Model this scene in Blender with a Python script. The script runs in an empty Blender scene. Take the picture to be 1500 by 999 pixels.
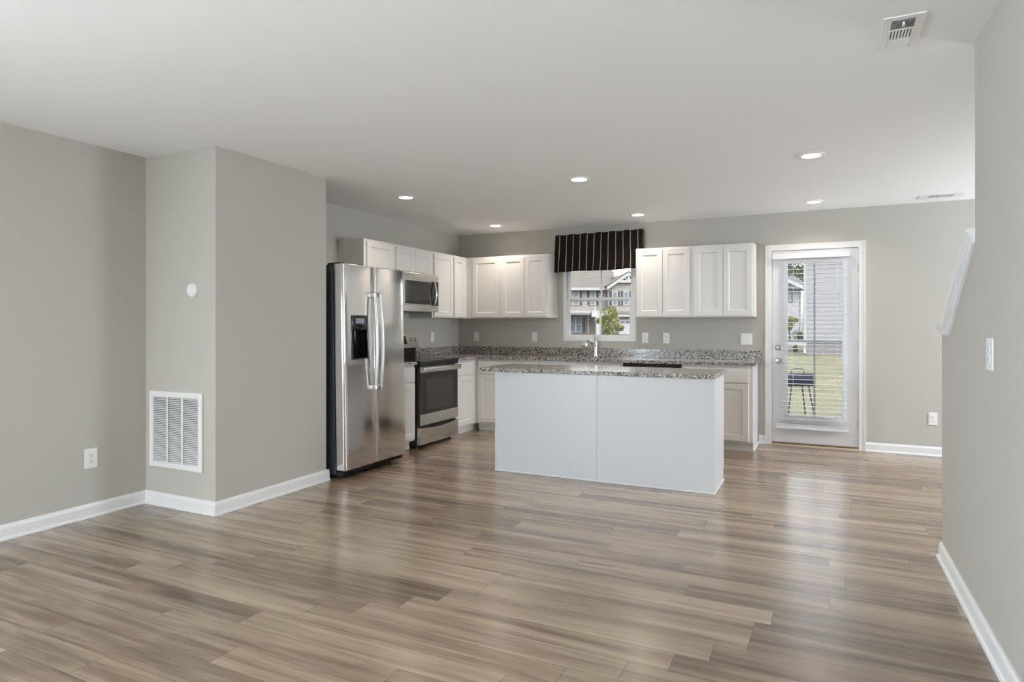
import bpy, bmesh, math, random
from mathutils import Vector, Matrix
random.seed(7)
SC = bpy.context.scene
COL = SC.collection
PI = math.pi

# ------------------------------------------------------------------ camera
YAW = math.radians(25.8)
CAM_H = 1.2516
cd = bpy.data.cameras.new('camera'); cam = bpy.data.objects.new('camera', cd); COL.objects.link(cam)
cam.location = (0, 0, CAM_H); cam.rotation_euler = (PI/2, 0, YAW)
cd.sensor_width = 36; cd.lens = 930.45/1500*36; cd.shift_y = -22.42/1500
cd.clip_start = 0.05; cd.clip_end = 400
SC.camera = cam
SC.view_settings.view_transform = 'Standard'
SC.view_settings.look = 'None'
SC.view_settings.use_curve_mapping = False
SC.view_settings.gamma = 1.0
SC.view_settings.exposure = 0.06

# ------------------------------------------------------------------ daylight
w = bpy.data.worlds.new('sky'); SC.world = w; w.use_nodes = True
nt = w.node_tree; nt.nodes.clear()
sky = nt.nodes.new('ShaderNodeTexSky'); sky.sky_type = 'NISHITA'
sky.sun_disc = False; sky.sun_elevation = math.radians(48); sky.sun_rotation = math.radians(140)
sky.air_density = 1.0; sky.dust_density = 3.0; sky.ozone_density = 1.0
hsv = nt.nodes.new('ShaderNodeHueSaturation'); hsv.inputs['Saturation'].default_value = 0.2
bg = nt.nodes.new('ShaderNodeBackground'); bg.inputs['Strength'].default_value = 0.74
wo = nt.nodes.new('ShaderNodeOutputWorld')
nt.links.new(sky.outputs[0], hsv.inputs['Color']); nt.links.new(hsv.outputs[0], bg.inputs['Color']); nt.links.new(bg.outputs[0], wo.inputs['Surface'])

def light(name, kind, loc, rot, energy, color=(1, 1, 1), size=None, size_y=None, spread=None):
    l = bpy.data.lights.new(name, kind); l.energy = energy; l.color = color
    if kind == 'AREA':
        if size_y: l.shape = 'RECTANGLE'; l.size = size; l.size_y = size_y
        else: l.shape = 'DISK'; l.size = size
        if spread: l.spread = spread
    o = bpy.data.objects.new(name, l); COL.objects.link(o); o.location = loc; o.rotation_euler = rot
    return o
sun = light('sun', 'SUN', (0, 0, 20), (0, 0, 0), 0.35, (1.0, 0.96, 0.9)); sun.data.angle = math.radians(12)
sun.rotation_euler = Vector((-0.62, 0.45, -0.95)).to_track_quat('-Z', 'Y').to_euler()
# daylight for two added, unseen front windows behind the camera, tilted up for the ceiling
WIN_E = 18; WIN_C = (0.72, 0.86, 1.0); UP = math.radians(90+36)
light('added_front_window_light', 'AREA', (-3.35, -2.92, 1.35), (UP, 0, 0), WIN_E, WIN_C, 1.2, 1.5)
light('added_front_window_light', 'AREA', (-1.95, -2.92, 1.35), (UP, 0, 0), WIN_E, WIN_C, 1.2, 1.5)
# added light for an unseen side-hall window, set to lift ceiling and closet wall
light('added_hall_window_light', 'AREA', (4.22, 6.40, 1.4), (math.radians(90+32), 0, PI/2), 140, (0.82, 0.91, 1.0), 1.3, 1.35)
# added light, as from an unseen left-wall window, to brighten the right wall
light('added_left_window_light', 'AREA', (-4.31, -2.1, 1.35), (math.radians(90+18), 0, -PI/2), 350, (0.755, 0.88, 1.0), 1.25, 1.4)
LAMP_E = 3.8; LAMP_C = (1.0, 0.88, 0.75)

# ------------------------------------------------------------------ materials
def new_mat(name):
    m = bpy.data.materials.new(name); m.use_nodes = True
    return m, m.node_tree, m.node_tree.nodes['Principled BSDF']
def srgb(r, g, b):
    f = lambda c: (c/255/12.92) if c/255 <= 0.04045 else ((c/255+0.055)/1.055)**2.4
    return (f(r), f(g), f(b), 1)
def mat(name, col, rough=0.5, metal=0.0, bump=0.0, bscale=200, emit=None, estr=0, spec=0.5, var=0.0, vscale=3.0, coat=0):
    m, t, b = new_mat(name)
    b.inputs['Base Color'].default_value = col; b.inputs['Roughness'].default_value = rough
    b.inputs['Metallic'].default_value = metal; b.inputs['Specular IOR Level'].default_value = spec
    b.inputs['Coat Weight'].default_value = coat
    tc = t.nodes.new('ShaderNodeTexCoord')
    if bump:
        n = t.nodes.new('ShaderNodeTexNoise'); n.inputs['Scale'].default_value = bscale; n.inputs['Detail'].default_value = 3
        bm = t.nodes.new('ShaderNodeBump'); bm.inputs['Strength'].default_value = bump; bm.inputs['Distance'].default_value = 0.002
        t.links.new(tc.outputs['Object'], n.inputs['Vector']); t.links.new(n.outputs[0], bm.inputs['Height']); t.links.new(bm.outputs[0], b.inputs['Normal'])
    if var:
        n = t.nodes.new('ShaderNodeTexNoise'); n.inputs['Scale'].default_value = vscale; n.inputs['Detail'].default_value = 4
        r = t.nodes.new('ShaderNodeValToRGB')
        r.color_ramp.elements[0].position = 0.3; r.color_ramp.elements[1].position = 0.7
        r.color_ramp.elements[0].color = tuple(c*(1-var) for c in col[:3]) + (1,)
        r.color_ramp.elements[1].color = tuple(min(1, c*(1+var)) for c in col[:3]) + (1,)
        t.links.new(tc.outputs['Object'], n.inputs['Vector']); t.links.new(n.outputs[0], r.inputs[0]); t.links.new(r.outputs[0], b.inputs['Base Color'])
    if emit:
        b.inputs['Emission Color'].default_value = emit; b.inputs['Emission Strength'].default_value = estr
    return m
M = {}
M['wall'] = mat('wall_paint', srgb(194, 190, 182), 0.6, bump=0.06, bscale=350, spec=0.3)
M['ceiling'] = mat('ceiling_paint', srgb(249, 249, 249), 0.85, bump=0.08, bscale=250, spec=0.2)
M['trim'] = mat('trim_paint', srgb(238, 237, 236), 0.35, bump=0.02)
M['cab'] = mat('cabinet_paint', srgb(234, 231, 227), 0.38, bump=0.02, bscale=120)
M['panel'] = mat('island_panel', srgb(218, 219, 221), 0.3, bump=0.02, bscale=60)
M['plastic'] = mat('white_plastic', srgb(240, 240, 238), 0.35)
M['slot'] = mat('dark_slot', srgb(60, 60, 60), 0.6)
M['black'] = mat('black_plastic', srgb(18, 18, 19), 0.4)
M['glossblack'] = mat('black_glass', srgb(16, 15, 15), 0.08, coat=0.3)
M['ovenglass'] = mat('oven_window_glass', srgb(58, 52, 48), 0.12)
M['ovendoor'] = mat('oven_door_glass', srgb(38, 34, 31), 0.12)
M['casegrey'] = mat('charcoal_steel_case', srgb(52, 55, 60), 0.45, bump=0.1, bscale=500)
M['chrome'] = mat('chrome', (0.8, 0.8, 0.81, 1), 0.22, 1.0)
M['nickel'] = mat('satin_nickel', (0.55, 0.53, 0.5, 1), 0.3, 1.0)
M['vinyl'] = mat('white_vinyl', srgb(238, 238, 238), 0.4)
M['slat'] = mat('blind_slat', srgb(236, 236, 240), 0.5)
M['grille'] = mat('door_grille', srgb(222, 225, 232), 0.5)
M['door'] = mat('door_paint', srgb(232, 231, 233), 0.4)
M['thresh'] = mat('threshold_wood', srgb(130, 98, 66), 0.5, var=0.3, vscale=30)
M['sill'] = mat('threshold_sill', srgb(222, 205, 185), 0.5)
M['lens'] = mat('lamp_lens', srgb(255, 250, 240), 0.5, emit=(1, 0.95, 0.87, 1), estr=6)
M['ledon'] = mat('display_lcd', srgb(150, 156, 165), 0.4)
M['badge'] = mat('badge_metal', (0.75, 0.75, 0.76, 1), 0.25, 1.0)

def steel(name, col, rough, vertical=True):
    m, t, b = new_mat(name)
    b.inputs['Base Color'].default_value = col; b.inputs['Metallic'].default_value = 1.0
    tc = t.nodes.new('ShaderNodeTexCoord'); mp = t.nodes.new('ShaderNodeMapping')
    mp.inputs['Scale'].default_value = (3, 3, 600) if vertical else (600, 600, 3)
    n = t.nodes.new('ShaderNodeTexNoise'); n.inputs['Scale'].default_value = 1.0; n.inputs['Detail'].default_value = 2
    mr = t.nodes.new('ShaderNodeMapRange'); mr.inputs['To Min'].default_value = rough*0.85; mr.inputs['To Max'].default_value = rough*1.15
    bm = t.nodes.new('ShaderNodeBump'); bm.inputs['Strength'].default_value = 0.02; bm.inputs['Distance'].default_value = 0.001
    n2 = t.nodes.new('ShaderNodeTexNoise'); n2.inputs['Scale'].default_value = 2.2; n2.inputs['Detail'].default_value = 1
    bm2 = t.nodes.new('ShaderNodeBump'); bm2.inputs['Strength'].default_value = 0.35; bm2.inputs['Distance'].default_value = 0.01
    L = t.links.new
    L(tc.outputs['Object'], mp.inputs['Vector']); L(mp.outputs[0], n.inputs['Vector']); L(n.outputs[0], mr.inputs['Value']); L(mr.outputs[0], b.inputs['Roughness'])
    L(tc.outputs['Object'], n2.inputs['Vector']); L(n2.outputs[0], bm2.inputs['Height']); L(n.outputs[0], bm.inputs['Height'])
    L(bm2.outputs[0], bm.inputs['Normal']); L(bm.outputs[0], b.inputs['Normal'])
    return m
M['steel'] = steel('brushed_stainless', (0.82, 0.815, 0.81, 1), 0.13)
M['steel3'] = steel('satin_stainless_handle', (0.7, 0.69, 0.68, 1), 0.36)
M['steel2'] = steel('brushed_stainless_range', (0.6, 0.58, 0.56, 1), 0.28)

def floor_mat():
    m, t, b = new_mat('plank_floor')
    N = t.nodes.new; L = t.links.new
    def math_(op, a, bb=None, c=None):
        n = N('ShaderNodeMath'); n.operation = op
        for i, v in enumerate((a, bb, c)):
            if v is None: continue
            if isinstance(v, (int, float)): n.inputs[i].default_value = v
            else: L(v, n.inputs[i])
        return n.outputs[0]
    tc = N('ShaderNodeTexCoord'); sp = N('ShaderNodeSeparateXYZ'); L(tc.outputs['Object'], sp.inputs[0])
    X, Y = sp.outputs[0], sp.outputs[1]
    yy = math_('DIVIDE', math_('ADD', Y, 0.0074 + 13.67), 0.1367)
    row = math_('FLOOR', yy); fy = math_('FRACT', yy)
    wn = N('ShaderNodeTexWhiteNoise'); wn.noise_dimensions = '1D'; L(row, wn.inputs['W'])
    xx = math_('DIVIDE', math_('ADD', X, math_('MULTIPLY', wn.outputs['Value'], 7.31)), 1.19)
    colm = math_('FLOOR', xx); fx = math_('FRACT', xx)
    cb = N('ShaderNodeCombineXYZ'); L(row, cb.inputs[0]); L(colm, cb.inputs[1])
    wn2 = N('ShaderNodeTexWhiteNoise'); wn2.noise_dimensions = '2D'; L(cb.outputs[0], wn2.inputs['Vector'])
    pid = wn2.outputs['Value']
    # long soft streaks, shifted per plank
    def streak(sx, sy, detail, rough, off, dist=0.0):
        v = N('ShaderNodeCombineXYZ')
        L(math_('ADD', math_('MULTIPLY', X, sx), math_('MULTIPLY', pid, off)), v.inputs[0])
        L(math_('ADD', math_('MULTIPLY', Y, sy), math_('MULTIPLY', pid, off*1.7)), v.inputs[1])
        n = N('ShaderNodeTexNoise'); n.inputs['Scale'].default_value = 1; n.inputs['Detail'].default_value = detail; n.inputs['Roughness'].default_value = rough
        n.inputs['Distortion'].default_value = dist
        L(v.outputs[0], n.inputs['Vector']); return n.outputs[0]
    s1 = streak(0.9, 16, 3, 0.55, 37, 0.3)
    s2 = streak(5, 130, 4, 0.65, 91)
    s3 = streak(3.0, 9, 2, 0.5, 53, 0.8)
    v = math_('ADD', math_('MULTIPLY', s1, 1.15), math_('MULTIPLY', s2, 0.38))
    v = math_('ADD', v, math_('MULTIPLY', s3, 0.25))
    v = math_('ADD', v, math_('MULTIPLY', pid, 0.34))
    v = math_('SUBTRACT', v, 0.56)
    cr = N('ShaderNodeValToRGB'); e = cr.color_ramp.elements
    e[0].position = 0.15; e[0].color = srgb(98, 80, 64)
    e[1].position = 0.85; e[1].color = srgb(188, 168, 144)
    k = e.new(0.40); k.color = srgb(138, 117, 97)
    k = e.new(0.62); k.color = srgb(166, 145, 121)
    L(v, cr.inputs[0])
    # seams
    ey = math_('MINIMUM', fy, math_('SUBTRACT', 1.0, fy)); ex = math_('MINIMUM', fx, math_('SUBTRACT', 1.0, fx))
    seam = math_('MAXIMUM', math_('LESS_THAN', ey, 0.012), math_('LESS_THAN', ex, 0.0016))
    mx = N('ShaderNodeMix'); mx.data_type = 'RGBA'; L(math_('MULTIPLY', seam, 0.45), mx.inputs[0]); L(cr.outputs[0], mx.inputs[6]); mx.inputs[7].default_value = srgb(60, 48, 40)
    L(mx.outputs[2], b.inputs['Base Color'])
    mr = N('ShaderNodeMapRange'); mr.inputs['To Min'].default_value = 0.20; mr.inputs['To Max'].default_value = 0.28
    L(s2, mr.inputs[0]); L(mr.outputs[0], b.inputs['Roughness'])
    bm = N('ShaderNodeBump'); bm.inputs['Strength'].default_value = 0.18; bm.inputs['Distance'].default_value = 0.001
    h = math_('SUBTRACT', math_('MULTIPLY', s2, 0.6), seam)
    L(h, bm.inputs['Height']); L(bm.outputs[0], b.inputs['Normal'])
    b.inputs['Specular IOR Level'].default_value = 1.0
    b.inputs['Coat Weight'].default_value = 0.2; b.inputs['Coat Roughness'].default_value = 0.2
    return m
M['floor'] = floor_mat()

def granite():
    m, t, b = new_mat('speckled_granite'); N = t.nodes.new; L = t.links.new
    tc = N('ShaderNodeTexCoord')
    v1 = N('ShaderNodeTexVoronoi'); v1.inputs['Scale'].default_value = 105; v1.inputs['Randomness'].default_value = 1
    L(tc.outputs['Object'], v1.inputs['Vector'])
    wn = N('ShaderNodeTexWhiteNoise'); wn.noise_dimensions = '3D'; L(v1.outputs['Color'], wn.inputs['Vector'])
    cr = N('ShaderNodeValToRGB'); cr.color_ramp.interpolation = 'CONSTANT'; e = cr.color_ramp.elements
    e[0].position = 0; e[0].color = srgb(62, 60, 60); e[1].position = 0.16; e[1].color = srgb(112, 108, 104)
    for p_, c in ((0.34, (154, 147, 138)), (0.58, (180, 174, 166)), (0.78, (204, 200, 194)), (0.92, (140, 126, 112))):
        k = e.new(p_); k.color = srgb(*c)
    L(wn.outputs['Value'], cr.inputs[0])
    n = N('ShaderNodeTexNoise'); n.inputs['Scale'].default_value = 40; n.inputs['Detail'].default_value = 5; L(tc.outputs['Object'], n.inputs['Vector'])
    mx = N('ShaderNodeMix'); mx.data_type = 'RGBA'; mx.blend_type = 'OVERLAY'; mx.inputs[0].default_value = 0.74
    L(cr.outputs[0], mx.inputs[6]); L(n.outputs[0], mx.inputs[7]); L(mx.outputs[2], b.inputs['Base Color'])
    b.inputs['Roughness'].default_value = 0.14
    return m
M['granite'] = granite()

def glass_mat():
    m = bpy.data.materials.new('window_glass'); m.use_nodes = True; t = m.node_tree; t.nodes.clear()
    o = t.nodes.new('ShaderNodeOutputMaterial'); tr = t.nodes.new('ShaderNodeBsdfTransparent'); tr.inputs[0].default_value = (0.95, 0.97, 0.97, 1)
    g = t.nodes.new('ShaderNodeBsdfGlossy'); g.inputs['Roughness'].default_value = 0.0
    f = t.nodes.new('ShaderNodeFresnel'); f.inputs['IOR'].default_value = 1.45
    mx = t.nodes.new('ShaderNodeMixShader')
    t.links.new(f.outputs[0], mx.inputs[0]); t.links.new(tr.outputs[0], mx.inputs[1]); t.links.new(g.outputs[0], mx.inputs[2]); t.links.new(mx.outputs[0], o.inputs[0])
    return m
M['glass'] = glass_mat()

def stripe_fabric():
    m, t, b = new_mat('pinstripe_fabric'); N = t.nodes.new; L = t.links.new
    uv = N('ShaderNodeUVMap'); uv.uv_map = 'uv'; sp = N('ShaderNodeSeparateXYZ'); L(uv.outputs[0], sp.inputs[0])
    nz = N('ShaderNodeTexNoise'); nz.inputs['Scale'].default_value = 60; L(uv.outputs[0], nz.inputs['Vector'])
    a = N('ShaderNodeMath'); a.operation = 'MULTIPLY_ADD'; L(nz.outputs[0], a.inputs[0]); a.inputs[1].default_value = 0.004; L(sp.outputs[0], a.inputs[2])
    d = N('ShaderNodeMath'); d.operation = 'DIVIDE'; L(a.outputs[0], d.inputs[0]); d.inputs[1].default_value = 0.0868
    fr = N('ShaderNodeMath'); fr.operation = 'FRACT'; L(d.outputs[0], fr.inputs[0])
    lt = N('ShaderNodeMath'); lt.operation = 'LESS_THAN'; L(fr.outputs[0], lt.inputs[0]); lt.inputs[1].default_value = 0.095
    n2 = N('ShaderNodeTexNoise'); n2.inputs['Scale'].default_value = 300; L(uv.outputs[0], n2.inputs['Vector'])
    cr = N('ShaderNodeValToRGB'); cr.color_ramp.elements[0].color = srgb(22, 20, 19); cr.color_ramp.elements[1].color = srgb(50, 45, 41); L(n2.outputs[0], cr.inputs[0])
    mx = N('ShaderNodeMix'); mx.data_type = 'RGBA'; L(lt.outputs[0], mx.inputs[0]); L(cr.outputs[0], mx.inputs[6]); mx.inputs[7].default_value = srgb(180, 170, 156)
    L(mx.outputs[2], b.inputs['Base Color']); b.inputs['Roughness'].default_value = 0.9; b.inputs['Specular IOR Level'].default_value = 0.1
    return m
M['fabric'] = stripe_fabric()

def banded(name, c1, c2, period, axis=2, width=0.15, rough=0.7, noise=0.0):
    """lap siding / shingles: thin darker shadow-gap line every period along an axis"""
    m, t, b = new_mat(name); N = t.nodes.new; L = t.links.new
    tc = N('ShaderNodeTexCoord'); sp = N('ShaderNodeSeparateXYZ'); L(tc.outputs['Object'], sp.inputs[0])
    d = N('ShaderNodeMath'); d.operation = 'DIVIDE'; L(sp.outputs[axis], d.inputs[0]); d.inputs[1].default_value = period
    fr = N('ShaderNodeMath'); fr.operation = 'FRACT'; L(d.outputs[0], fr.inputs[0])
    lt = N('ShaderNodeMath'); lt.operation = 'LESS_THAN'; L(fr.outputs[0], lt.inputs[0]); lt.inputs[1].default_value = width
    nz = N('ShaderNodeTexNoise'); nz.inputs['Scale'].default_value = 3; nz.inputs['Detail'].default_value = 6; L(tc.outputs['Object'], nz.inputs['Vector'])
    mx = N('ShaderNodeMix'); mx.data_type = 'RGBA'; L(lt.outputs[0], mx.inputs[0]); mx.inputs[6].default_value = c1; mx.inputs[7].default_value = c2
    m2 = N('ShaderNodeMix'); m2.data_type = 'RGBA'; m2.blend_type = 'OVERLAY'; m2.inputs[0].default_value = noise; L(mx.outputs[2], m2.inputs[6]); L(nz.outputs[0], m2.inputs[7])
    L(m2.outputs[2], b.inputs['Base Color']); b.inputs['Roughness'].default_value = rough
    return m
def sx(*c): return tuple(v*0.29 for v in srgb(*c)[:3]) + (1,)
M['siding_white'] = banded('white_lap_siding', sx(214, 213, 219), sx(168, 168, 180), 0.2)
M['siding_beige'] = banded('beige_lap_siding', sx(206, 199, 188), sx(180, 172, 160), 0.22)
M['siding_tan'] = banded('tan_lap_siding', sx(172, 162, 152), sx(150, 140, 130), 0.22)
M['shingle'] = banded('grey_brown_shingles', sx(168, 158, 150), sx(146, 136, 128), 0.3, 2, 0.2, 0.9, 0.4)
M['shingle_grey'] = banded('grey_shingles', sx(150, 150, 156), sx(126, 126, 132), 0.3, 2, 0.2, 0.9, 0.3)
M['ext_trim'] = mat('exterior_white_trim', sx(232, 232, 234), 0.6)
M['shutter'] = mat('dark_shutter', sx(62, 58, 66), 0.6)
M['extglass'] = mat('house_window_glass', sx(150, 166, 176), 0.3, spec=0.25)
M['concrete'] = mat('concrete', sx(205, 202, 198), 0.9, var=0.06, vscale=2)
M['found'] = mat('foundation_block', sx(178, 172, 176), 0.9, var=0.08, vscale=6)
M['bark'] = mat('bark', sx(95, 80, 66), 0.9, var=0.2, vscale=20)
M['grill'] = mat('navy_enamel', sx(40, 52, 84), 0.5, spec=0.15)
M['grillleg'] = mat('painted_grey_tube', sx(104, 108, 118), 0.4, 0.3)
M['bin'] = mat('brown_plastic', sx(82, 70, 66), 0.6)

def leaf_mat(name, a, b_, scale=1.5):
    m, t, b = new_mat(name); N = t.nodes.new; L = t.links.new
    tc = N('ShaderNodeTexCoord'); n = N('ShaderNodeTexNoise'); n.inputs['Scale'].default_value = scale; n.inputs['Detail'].default_value = 6
    cr = N('ShaderNodeValToRGB'); cr.color_ramp.elements[0].position = 0.35; cr.color_ramp.elements[1].position = 0.65
    cr.color_ramp.elements[0].color = a; cr.color_ramp.elements[1].color = b_
    L(tc.outputs['Object'], n.inputs['Vector']); L(n.outputs[0], cr.inputs[0]); L(cr.outputs[0], b.inputs['Base Color']); b.inputs['Roughness'].default_value = 0.74
    return m
M['leaf_y'] = leaf_mat('yellow_green_leaves', sx(128, 140, 50), sx(206, 204, 96))
M['leaf_g'] = leaf_mat('green_leaves', sx(70, 92, 56), sx(134, 154, 96))
M['lawn'] = leaf_mat('mown_grass', sx(146, 146, 84), sx(190, 178, 136), 0.55)

# ------------------------------------------------------------------ mesh builder
class MB:
    def __init__(self): self.bm = bmesh.new(); self.T = None
    def _v(self, p):
        return self.bm.verts.new(self.T(p) if self.T else p)
    def box(self, x0, y0, z0, x1, y1, z1, bev=0.0, seg=2):
        if x1 < x0: x0, x1 = x1, x0
        if y1 < y0: y0, y1 = y1, y0
        if z1 < z0: z0, z1 = z1, z0
        vs = [self._v(p) for p in ((x0, y0, z0), (x1, y0, z0), (x1, y1, z0), (x0, y1, z0), (x0, y0, z1), (x1, y0, z1), (x1, y1, z1), (x0, y1, z1))]
        fs = [self.bm.faces.new([vs[i] for i in f]) for f in ((0, 3, 2, 1), (4, 5, 6, 7), (0, 1, 5, 4), (1, 2, 6, 5), (2, 3, 7, 6), (3, 0, 4, 7))]
        if bev:
            es = list({e for f in fs for e in f.edges})
            bmesh.ops.bevel(self.bm, geom=es, offset=bev, segments=seg, profile=0.5, affect='EDGES', clamp_overlap=True)
        return self
    def faces(self, verts, faces):
        vs = [self._v(p) for p in verts]
        for f in faces: self.bm.faces.new([vs[i] for i in f])
        return self
    def prism(self, poly, axis, a, b):
        """poly: 2D points in the two other axes (in order), extruded from a to b along axis"""
        def P(q, t):
            l = list(q); l.insert(axis, t); return tuple(l)
        n = len(poly)
        vs = [self._v(P(q, a)) for q in poly] + [self._v(P(q, b)) for q in poly]
        self.bm.faces.new(vs[:n]); self.bm.faces.new(vs[n:][::-1])
        for i in range(n): self.bm.faces.new((vs[i], vs[(i+1) % n], vs[n+(i+1) % n], vs[n+i]))
        return self
    def lathe(self, prof, c, axis=(0, 0, 1), seg=24, cap=True):
        """prof: (radius, height) pairs along axis from c"""
        ax = Vector(axis).normalized(); u = ax.orthogonal().normalized(); v = ax.cross(u); c = Vector(c)
        rings = []
        for r, h in prof:
            rings.append([self._v(tuple(c + ax*h + (u*math.cos(2*PI*i/seg) + v*math.sin(2*PI*i/seg))*max(r, 1e-5))) for i in range(seg)])
        for a, b in zip(rings, rings[1:]):
            for i in range(seg): self.bm.faces.new((a[i], a[(i+1) % seg], b[(i+1) % seg], b[i]))
        if cap:
            self.bm.faces.new(rings[0][::-1]); self.bm.faces.new(rings[-1])
        return self
    def tube(self, pts, r, seg=12, flat=1.0, up=None):
        pts = [Vector(p) for p in pts]; rs = r if isinstance(r, (list, tuple)) else [r]*len(pts)
        rings = []; n0 = None
        for i, p in enumerate(pts):
            d = (pts[min(i+1, len(pts)-1)] - pts[max(i-1, 0)]).normalized()
            if n0 is None: n0 = (Vector(up) - d*Vector(up).dot(d)).normalized() if up else d.orthogonal().normalized()
            else: n0 = (n0 - d*n0.dot(d)).normalized()
            b = d.cross(n0)
            rings.append([self._v(tuple(p + n0*math.cos(2*PI*k/seg)*rs[i]*flat + b*math.sin(2*PI*k/seg)*rs[i])) for k in range(seg)])
        for a, b in zip(rings, rings[1:]):
            for i in range(seg): self.bm.faces.new((a[i], a[(i+1) % seg], b[(i+1) % seg], b[i]))
        self.bm.faces.new(rings[0][::-1]); self.bm.faces.new(rings[-1])
        return self
    def build(self, name, m, parent=None, smooth=False, local=False, recalc=True):
        if recalc: bmesh.ops.recalc_face_normals(self.bm, faces=self.bm.faces)
        me = bpy.data.meshes.new(name); 
        if parent is not None and not local:
            off = Vector(parent.get('_o', (0, 0, 0)))
            bmesh.ops.translate(self.bm, verts=self.bm.verts, vec=-off)
        self.bm.to_mesh(me); self.bm.free()
        for mm in (m if isinstance(m, (list, tuple)) else [m]): me.materials.append(mm)
        if smooth:
            for p in me.polygons: p.use_smooth = True
            try: me.set_sharp_from_angle(angle=math.radians(40))
            except Exception: pass
        o = bpy.data.objects.new(name, me); COL.objects.link(o)
        if parent is not None:
            o.parent = parent
            if not local: o['_o'] = tuple(parent.get('_o', (0, 0, 0)))
        return o
def thing(name, label, cat, loc=(0, 0, 0), group=None, rot=None):
    o = bpy.data.objects.new(name, None); COL.objects.link(o); o.location = loc; o.empty_display_size = 0.1
    o['_o'] = tuple(loc); o['label'] = label; o['category'] = cat
    if group: o['group'] = group
    if rot: o.rotation_euler = rot
    return o
def tag(o, label, cat, group=None, kind=None):
    o['label'] = label; o['category'] = cat
    if group: o['group'] = group
    if kind: o['kind'] = kind
    return o
def struct(o):
    o['kind'] = 'structure'; return o

# facing helpers: local (u, n, v) = along the wall, out of the wall, up
def face_back(y0): return lambda p: (p[0], y0 - p[1], p[2])          # faces the camera (-y)
def face_left(x0): return lambda p: (x0 + p[1], p[0], p[2])          # faces +x
def face_right(x0): return lambda p: (x0 - p[1], p[0], p[2])         # faces -x
def face_up(y0, s=1): return None

# ------------------------------------------------------------------ room shell
XL, YC, XC, YB, XR, H = -4.29, 2.92, -3.583, 7.248, 0.595, 2.44
YF = -2.9; YCE = 3.965
XS = 1.66; XH = 4.2; YR = 3.28; YK = 4.08
T = 0.12
WX0, WX1, WZ0, WZ1 = -2.805, -1.912, 1.070, 2.05
DX0, DX1, DZ1 = -0.452, 0.362, 2.045
def wallmesh(name, boxes, m='wall'):
    b = MB()
    for q in boxes: b.box(*q)
    return struct(b.build(name, M[m]))
b = MB().box(XL-T, YF-T, -0.1, XH+T, YB+T, 0); floor = struct(b.build('floor', M['floor']))
b = MB().box(XL-T, YF-T, H, XH+T, YB+T, H+0.15); struct(b.build('ceiling', M['ceiling']))
LY0, LY1 = -2.75, -1.45  # opening for the added left-wall window
wallmesh('wall_left', [(XL-T, YF-T, 0, XL, LY0, H), (XL-T, LY1, 0, XL, YB+T, H), (XL-T, LY0, 0, XL, LY1, 0.6), (XL-T, LY0, 2.1, XL, LY1, H)])
wallmesh('wall_back', [(XL, YB, 0, WX0, YB+T, H), (WX0, YB, 0, WX1, YB+T, WZ0), (WX0, YB, WZ1, WX1, YB+T, H), (WX1, YB, 0, DX0, YB+T, H),
                       (DX0, YB, DZ1, DX1, YB+T, H), (DX1, YB, 0, XH+T, YB+T, H)])
wallmesh('wall_closet', [(XL, YC, 0, XC, YCE, H)])
wallmesh('wall_right', [(XR, YF, 0, XR+0.115, YR, H)])
b = MB().prism([(YR, 0), (YK, 0), (YK, 1.205), (3.87, 1.205), (YR, 1.60)], 0, XR, XR+0.115)
struct(b.build('wall_knee', M['wall']))
HY0, HY1, HZ0, HZ1 = 5.7, 7.1, 0.7, 2.1
wallmesh('wall_stair', [(XS, 2.2, 0, XS+T, 4.1, H), (XR+0.115, 2.2, 0, XS, 2.2+T, H), (XS+T, 4.1-T, 0, XH, 4.1, H)])
wallmesh('wall_added_hall', [(XH, 4.1-T, 0, XH+T, HY0, H), (XH, HY1, 0, XH+T, YB, H), (XH, HY0, 0, XH+T, HY1, HZ0), (XH, HY0, HZ1, XH+T, HY1, H)])  # unseen hall, extended so its added window lights the ceiling more evenly
# front wall behind the camera, with two added window openings
FW = [(-3.95, -2.75), (-2.55, -1.35)]
wallmesh('wall_front', [(XL, YF-T, 0, FW[0][0], YF, H), (FW[0][1], YF-T, 0, FW[1][0], YF, H), (FW[1][1], YF-T, 0, XR+0.115, YF, H)] +
         [(a, YF-T, 0, c, YF, 0.6) for a, c in FW] + [(a, YF-T, 2.1, c, YF, H) for a, c in FW])
for i, (a, c) in enumerate(FW):
    b = MB(); y0, y1 = YF-0.06, YF+0.012
    b.box(a-0.05, YF, 0.54, c+0.05, y1+0.02, 0.6); b.box(a-0.06, YF, 0.6, a, y1, 2.16); b.box(c, YF, 0.6, c+0.06, y1, 2.16); b.box(a, YF, 2.1, c, y1, 2.16)
    struct(b.build('window_%d' % (i+2), M['trim']))
b = MB(); xi = XH-0.012
b.box(xi-0.02, HY0-0.06, HZ0-0.05, XH+0.05, HY1+0.06, HZ0); b.box(xi, HY0-0.06, HZ0, XH, HY0, HZ1+0.06); b.box(xi, HY1, HZ0, XH, HY1+0.06, HZ1+0.06); b.box(xi, HY0, HZ1, XH, HY1, HZ1+0.06)
struct(b.build('window_4', M['trim']))  # casing of the unseen hall window, added for its light
b = MB(); xi = XL+0.012
b.box(XL-0.05, LY0-0.06, 0.55, xi+0.02, LY1+0.06, 0.6); b.box(XL, LY0-0.06, 0.6, xi, LY0, 2.16); b.box(XL, LY1, 0.6, xi, LY1+0.06, 2.16); b.box(XL, LY0, 2.1, xi, LY1, 2.16)
struct(b.build('window_5', M['trim']))  # casing of the unseen left-wall window, added for its light
# a few stair steps rising behind the knee wall
b = MB()
for i in range(6): b.box(XR+0.116, 4.0-0.26*(i+1), 0, XS-0.001, 4.0-0.26*i, 0.18*(i+1))
struct(b.build('stair_steps', M['floor']))

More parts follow.
